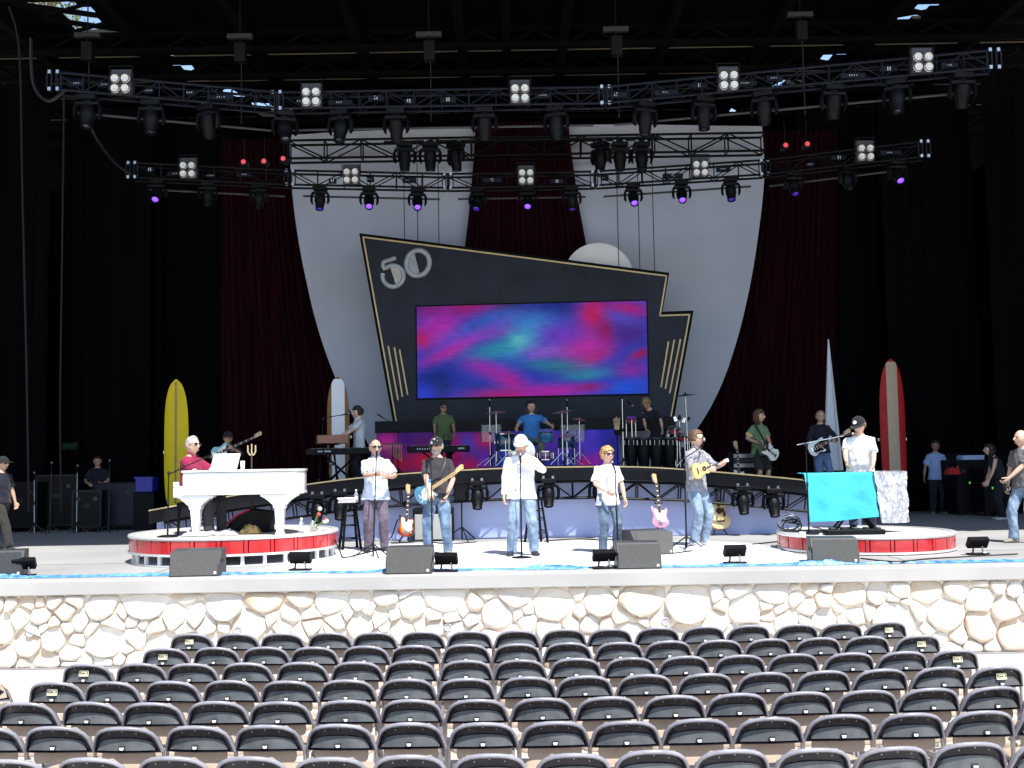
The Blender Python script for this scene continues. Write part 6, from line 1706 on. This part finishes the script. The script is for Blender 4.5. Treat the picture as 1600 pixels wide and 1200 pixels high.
p = at(1516, 711, 25.5); folded_towel('pale blue pile of folded towels on the rack case', (p.x, 25.5, ST+1.275), .55, .3, 4, mat('pale_blue_towel', (.42, .55, .80), .95, .06, 20), R(3), None)
p = at(226, 757, 24.8); b = MB(); b.box((0, 0, 0), (.36, .3, .36)); 
t = thing('blue_crate', 'deep blue plastic crate on a case beside the yellow surfboard', 'crate', (p.x, 24.95, ST)); b = MB(); b.span((-.2, -.2, .86), (.2, .2, 1.2)); b.build('bin', mat('crate_blue', (.015, .02, .35), .4, .1, 5), t, bevel=.015); b = MB(); b.span((-.24, -.22, 0), (.24, .22, .855)); b.build('plinth', m_blackp, t, bevel=.01); b = MB(); b.span((-.22, -.22, 1.17), (.22, -.201, 1.21)); b.build('rim', mat('crate_blue', (.015, .02, .35)), t)
crumple('crumpled red cloth hanging off the case beside the man in pale blue', 'red_cloth', at(1488, 742, 25.2), .3, .3, .25, mat('red_cloth', (.42, .02, .02), .9, .2, 10), 'cloth', 50)
for i, (px_, py_) in enumerate(((110, 697), (1582, 664))):
    p = at(px_, py_, 27.2)
    t = thing('exit_sign', ('dim green exit sign in the dark left wing', 'dim green exit sign in the dark right wing')[i], 'exit sign', p, 0, 'exit signs')
    b = MB(); b.box((0, 0, 0), (.44, .06, .22)); b.build('box', m_black, t, bevel=.006)
    obj('lettering', text_mesh('EXIT', .17, .002, .004), glow('exit_green', (.05, 1.0, .2), .014), t, (0, -.034, -.06), (R(90), 0, 0))
for i, x in enumerate((54, 78, 120, 170)):
    p = Vector((px_x(x, 24.2, ST+.5), 24.2, ST)); q = Vector((rk.uniform(-.08, .08), .1, rk.uniform(1.2, 1.5)))
    mic_stand('folded chrome stand leaning among the cases, %s from the left' % ORD[i], p, p+q, (0, 0, 1), 'tripod', pole_m=m_fix if i % 2 else m_steel, rbase=.25)
# ================================================================== AUDIENCE CHAIRS
m_shell = mat('seat_shell_plastic', (.017, .016, .022), .24, .5, 7, spec=.3, bump=.03, bscale=120, rnd=True)
m_shell2 = mat('seat_panel_lit', (.075, .079, .083), .40, .35, 8, bump=.03, bscale=120, rnd=True)  # lighter grey stands in for light on the upward-facing lower panel
m_tan = mat('tan_vinyl', (.40, .31, .23), .5, .08, 10, bump=.05)
m_frame = mat('grey_frame_tube', (.30, .29, .30), .3, .1, 10, metal=.6)
m_label = mat('row_label', (.78, .70, .42), .5, .05, 10)
HW = [(0, .000, .230), (.03, 0, .224), (.07, 0, .212), (.11, 0, .201), (.145, 0, .181), (.172, 0, .150), (.191, 0, .108), (.202, 0, .054), (.205, 0, 0)]
right_ = [(w, z) for z, _, w in HW]; OUT = right_ + [(-x, z) for x, z in reversed(right_[:-1])]
OUT = [(x, z*.92) for x, z in OUT]
Z0, LEAN = .630, R(-13)
def seat_xf(x, y, z):
    # recline: the top leans towards the viewer (-y)
    c, s_ = math.cos(LEAN), math.sin(LEAN)
    return Vector((x, y*c + z*s_ + .16*(x/.222)**2*.5, z*c - y*s_ + Z0))
def shell_part():
    b = MB(); n = len(OUT)
    bot = [(lerp(-.222, .222, k/8), .018*(1-(lerp(-1, 1, k/8))**2)) for k in range(1, 8)]
    loop = OUT + bot
    cx, cz = 0, .085
    rings = []
    for sc_, y in ((1, .018), (1.0, .0), (.985, -.016), (.93, -.018), (.90, .004), (.84, .016), (.55, .020), (.2, .021)):
        rings.append([seat_xf(cx+(x-cx)*sc_, y, cz+(z-cz)*sc_) for x, z in loop])
    b.loft(rings, True); return b
def rim_part():
    b = MB(); b.tube([seat_xf(x*1.0, -.004, z) for x, z in OUT], .0145, 8, True, (1, 1)); return b
def lower_part():
    b = MB()
    def fn(u, v):
        a = math.pi*(1-u); x = .196*math.cos(a); top = .014+.086*math.sin(a)**.8
        z = lerp(.022+.016*(1-(x/.2)**2), max(.026, top+.01), v)
        return seat_xf(x, lerp(-.016, .012, v), z)
    b.sheet(fn, 16, 4, .004); return b
proto = thing('folding_chair', 'proto', 'chair', (0, 0, 0))
sh_me = shell_part().build('back_shell', m_shell, proto, True)
rim_me = rim_part().build('back_rim', mat('seat_rim_glint', (.23, .225, .25), .34, .2, 9, rnd=True), proto, True)  # pale sun glint along the rim is put into its colour
lower_part().build('lower_panel', m_shell2, proto, True)
b = MB()
for x, z in ((-.155, .045), (.155, .045), (-.09, .148), (.09, .148), (0, .166)): b.ell(seat_xf(x, .0, z), (.0055, .005, .0055), None, 6, 4)
b.build('rivets', m_steel, proto, True)['kind'] = 'stuff'
b = MB(); b.box(seat_xf(0, -.018, .058), (.042, .010, .028)); br = b.build('number_plate', m_rubber, proto, bevel=.002)
b = MB(); b.prism([(-.016, .005), (.016, .005), (.011, -.011), (-.011, -.011)], -.004, 0); b.xf(Matrix.Translation(seat_xf(0, -.024, .058))); b.build('number_sticker', m_white, br)
b = MB(); b.tube([seat_xf(-.235, .012, -.01), seat_xf(-.16, .012, .006), seat_xf(0, .012, .012), seat_xf(.16, .012, .006), seat_xf(.235, .012, -.01)], .0085, 6); b.build('cross_tube', m_frame, proto, True)
for s in (-1, 1):
    b = MB(); b.tube([seat_xf(s*.205, .02, .09), seat_xf(s*.232, .012, -.01), (s*.236, .10, .45), (s*.232, .36, 0)], .0115, 7); b.build('frame_tube', m_frame, proto, True)
    b = MB(); b.tube([(s*.215, .40, .43), (s*.215, .14, .40), (s*.222, -.06, 0)], .011, 7); b.build('leg', m_frame, proto, True)
b = MB(); rings = []
for z, g_ in ((.405, -.02), (.415, 0), (.445, 0), (.458, -.012), (.462, -.04)):
    rings.append([Vector(((.205+g_)*math.copysign(abs(math.cos(a))**.5, math.cos(a)), .235+(.205+g_)*math.copysign(abs(math.sin(a))**.5, math.sin(a)), z)) for a in [2*math.pi*k/24 for k in range(24)]])
b.loft(rings, True); b.build('seat_cushion', m_tan, proto, True)
b = MB()
b.prism([(-.178, .632), (-.182, .59), (-.176, .558), (-.155, .545), (.155, .545), (.176, .558), (.182, .59), (.178, .632)], .082, .10); b.build('lower_back', mat('tan_back_vinyl', (.38, .30, .235), .6, .1, 10), proto, bevel=.006)
b = MB(); b.sheet(lambda u, v: seat_xf(lerp(-.19, .19, u)*(1-.3*v**3), .034, lerp(.02, .17, v)), 8, 6, -.012); b.build('back_cushion', m_tan, proto, True)
ROWS = [(11.15, 0.0, -7, 8), (10.33, .005, -7, 8), (9.53, .035, -8, 8), (8.77, .075, -8, 8), (8.02, .185, -9, 8), (7.29, .245, -9, 8), (6.52, -.16, -8, 8)]
SP = .4785; RAD = 58.0
PROTO_KIDS = [(ch, [g for g in proto.children_recursive if g.parent == ch]) for ch in proto.children_recursive if ch.parent == proto]
rw = random.Random(2)
first = True
label_me = MB().box((0, 0, 0), (.085, .004, .050)).mesh('row_label', bevel=.001)
for ri, (Y, off, i0, i1) in enumerate(ROWS):
    txt_me = text_mesh('Row %d' % (ri+1), .030, .001, .0008)
    for i in range(i0, i1+1):
        x = i*SP + off
        y = Y + x*x/(2*RAD) + rw.uniform(-.012, .012)
        if first: o = proto; first = False
        else:
            o = proto.copy(); C.objects.link(o)
            for ch, gs in PROTO_KIDS:
                c = ch.copy(); C.objects.link(c); c.parent = o
                for g_ in gs:
                    d = g_.copy(); C.objects.link(d); d.parent = c
        o.location = (x + rw.uniform(-.006, .006), y, .0)
        o.rotation_euler = (rw.uniform(-.02, .02), rw.uniform(-.012, .012), x/RAD*1.0 + rw.uniform(-.035, .035))
        k = i-i0; n = i1-i0+1
        row = ('front row by the wall', 'second row', 'third row', 'fourth row', 'fifth row', 'sixth row', 'nearest row')[ri]
        side = '%s from the left end' % ORD[k] if k < n//2 else ('%s from the right end' % ORD[n-1-k])
        o['label'] = 'black folding chair in the %s, %s' % (row, side)
        o['category'] = 'chair'; o['group'] = 'audience chairs in rows'
        if ri < 4 and i in (i0, i1):
            pl_o = obj('row_label', label_me, m_label, o, seat_xf(0, -.004, .112), (LEAN*-1*-1, 0, 0))
            obj('lettering', txt_me, m_rubber, pl_o, (0, -.0032, -.008), (R(90), 0, 0))
# lone chairs of the neighbouring blocks at both edges
for (px_, Y, rz_, lb) in ((-28, 8.9, R(-100), 'folding chair of the next block cut off by the left edge'), (1625, 8.05, R(60), 'folding chair of the next block cut off by the right edge')):
    o = proto.copy(); C.objects.link(o)
    for ch, gs in PROTO_KIDS:
        c = ch.copy(); C.objects.link(c); c.parent = o
        for g_ in gs:
            d = g_.copy(); C.objects.link(d); d.parent = c
    o.location = (px_x(px_, Y, .5), Y, 0); o.rotation_euler = (0, 0, rz_); o['label'] = lb; o['group'] = 'audience chairs in rows'; o['category'] = 'chair'
# ================================================================== TREES OUTSIDE, SEEN THROUGH THE ROOF GAPS
m_leaf = mat('eucalyptus_leaf', (.06, .09, .03), .7, .4, 3, col2=(.14, .16, .06)); m_bark = mat('bark', (.16, .12, .08), .9, .3, 6)
for i, (x, y, h, lb) in enumerate(((-22, 50, 30, 'tall leafy tree seen through the left roof gap'), (-27, 62, 34, 'second leafy tree farther off beyond the left roof gap'), (24, 52, 30, 'tall leafy tree seen through the right roof gap'))):
    t = thing('tree', lb, 'tree', (x, y, 0), 0, 'trees outside the stage house')
    b = MB(); b.tube([(0, 0, 0), (.3, .2, h*.3), (-.2, .1, h*.6), (.1, 0, h*.95)], [.5, .4, .25, .05], 8)
    rt = random.Random(i)
    tips = []
    for k in range(26):
        z = h*rt.uniform(.35, .95); a = rt.uniform(0, 6.28); L = rt.uniform(1.5, 4.5)*(1.15-z/h*.6)
        e = Vector((math.cos(a)*L, math.sin(a)*L, z+rt.uniform(.3, 1.5))); b.tube([(0, 0, z-.6), e*.5+Vector((0, 0, z*.5-.1)), e], [.12, .08, .03], 5); tips.append(e)
    b.build('trunk', m_bark, t, True)
    vs = []; fs = []
    for e in tips:
        for k in range(120):
            p = e + Vector((rt.gauss(0, .7), rt.gauss(0, .7), rt.gauss(0, .6))); d = Vector((rt.gauss(0, 1), rt.gauss(0, 1), rt.gauss(0, 1))).normalized(); q = d.orthogonal().normalized()
            s = rt.uniform(.12, .24); n = len(vs)
            vs += [p-d*s, p+q*s*.4, p+d*s, p-q*s*.4]; fs.append((n, n+1, n+2, n+3))
    me = bpy.data.meshes.new('crown'); me.from_pydata([tuple(v) for v in vs], [], fs)
    tag(obj('crown', me, m_leaf, t), kind='stuff')
bpy.data.scenes.remove(TMP)
scene.cycles.max_bounces = 5
scene.cycles.diffuse_bounces = 4
scene.cycles.glossy_bounces = 3
scene.cycles.transmission_bounces = 3
scene.cycles.transparent_max_bounces = 6
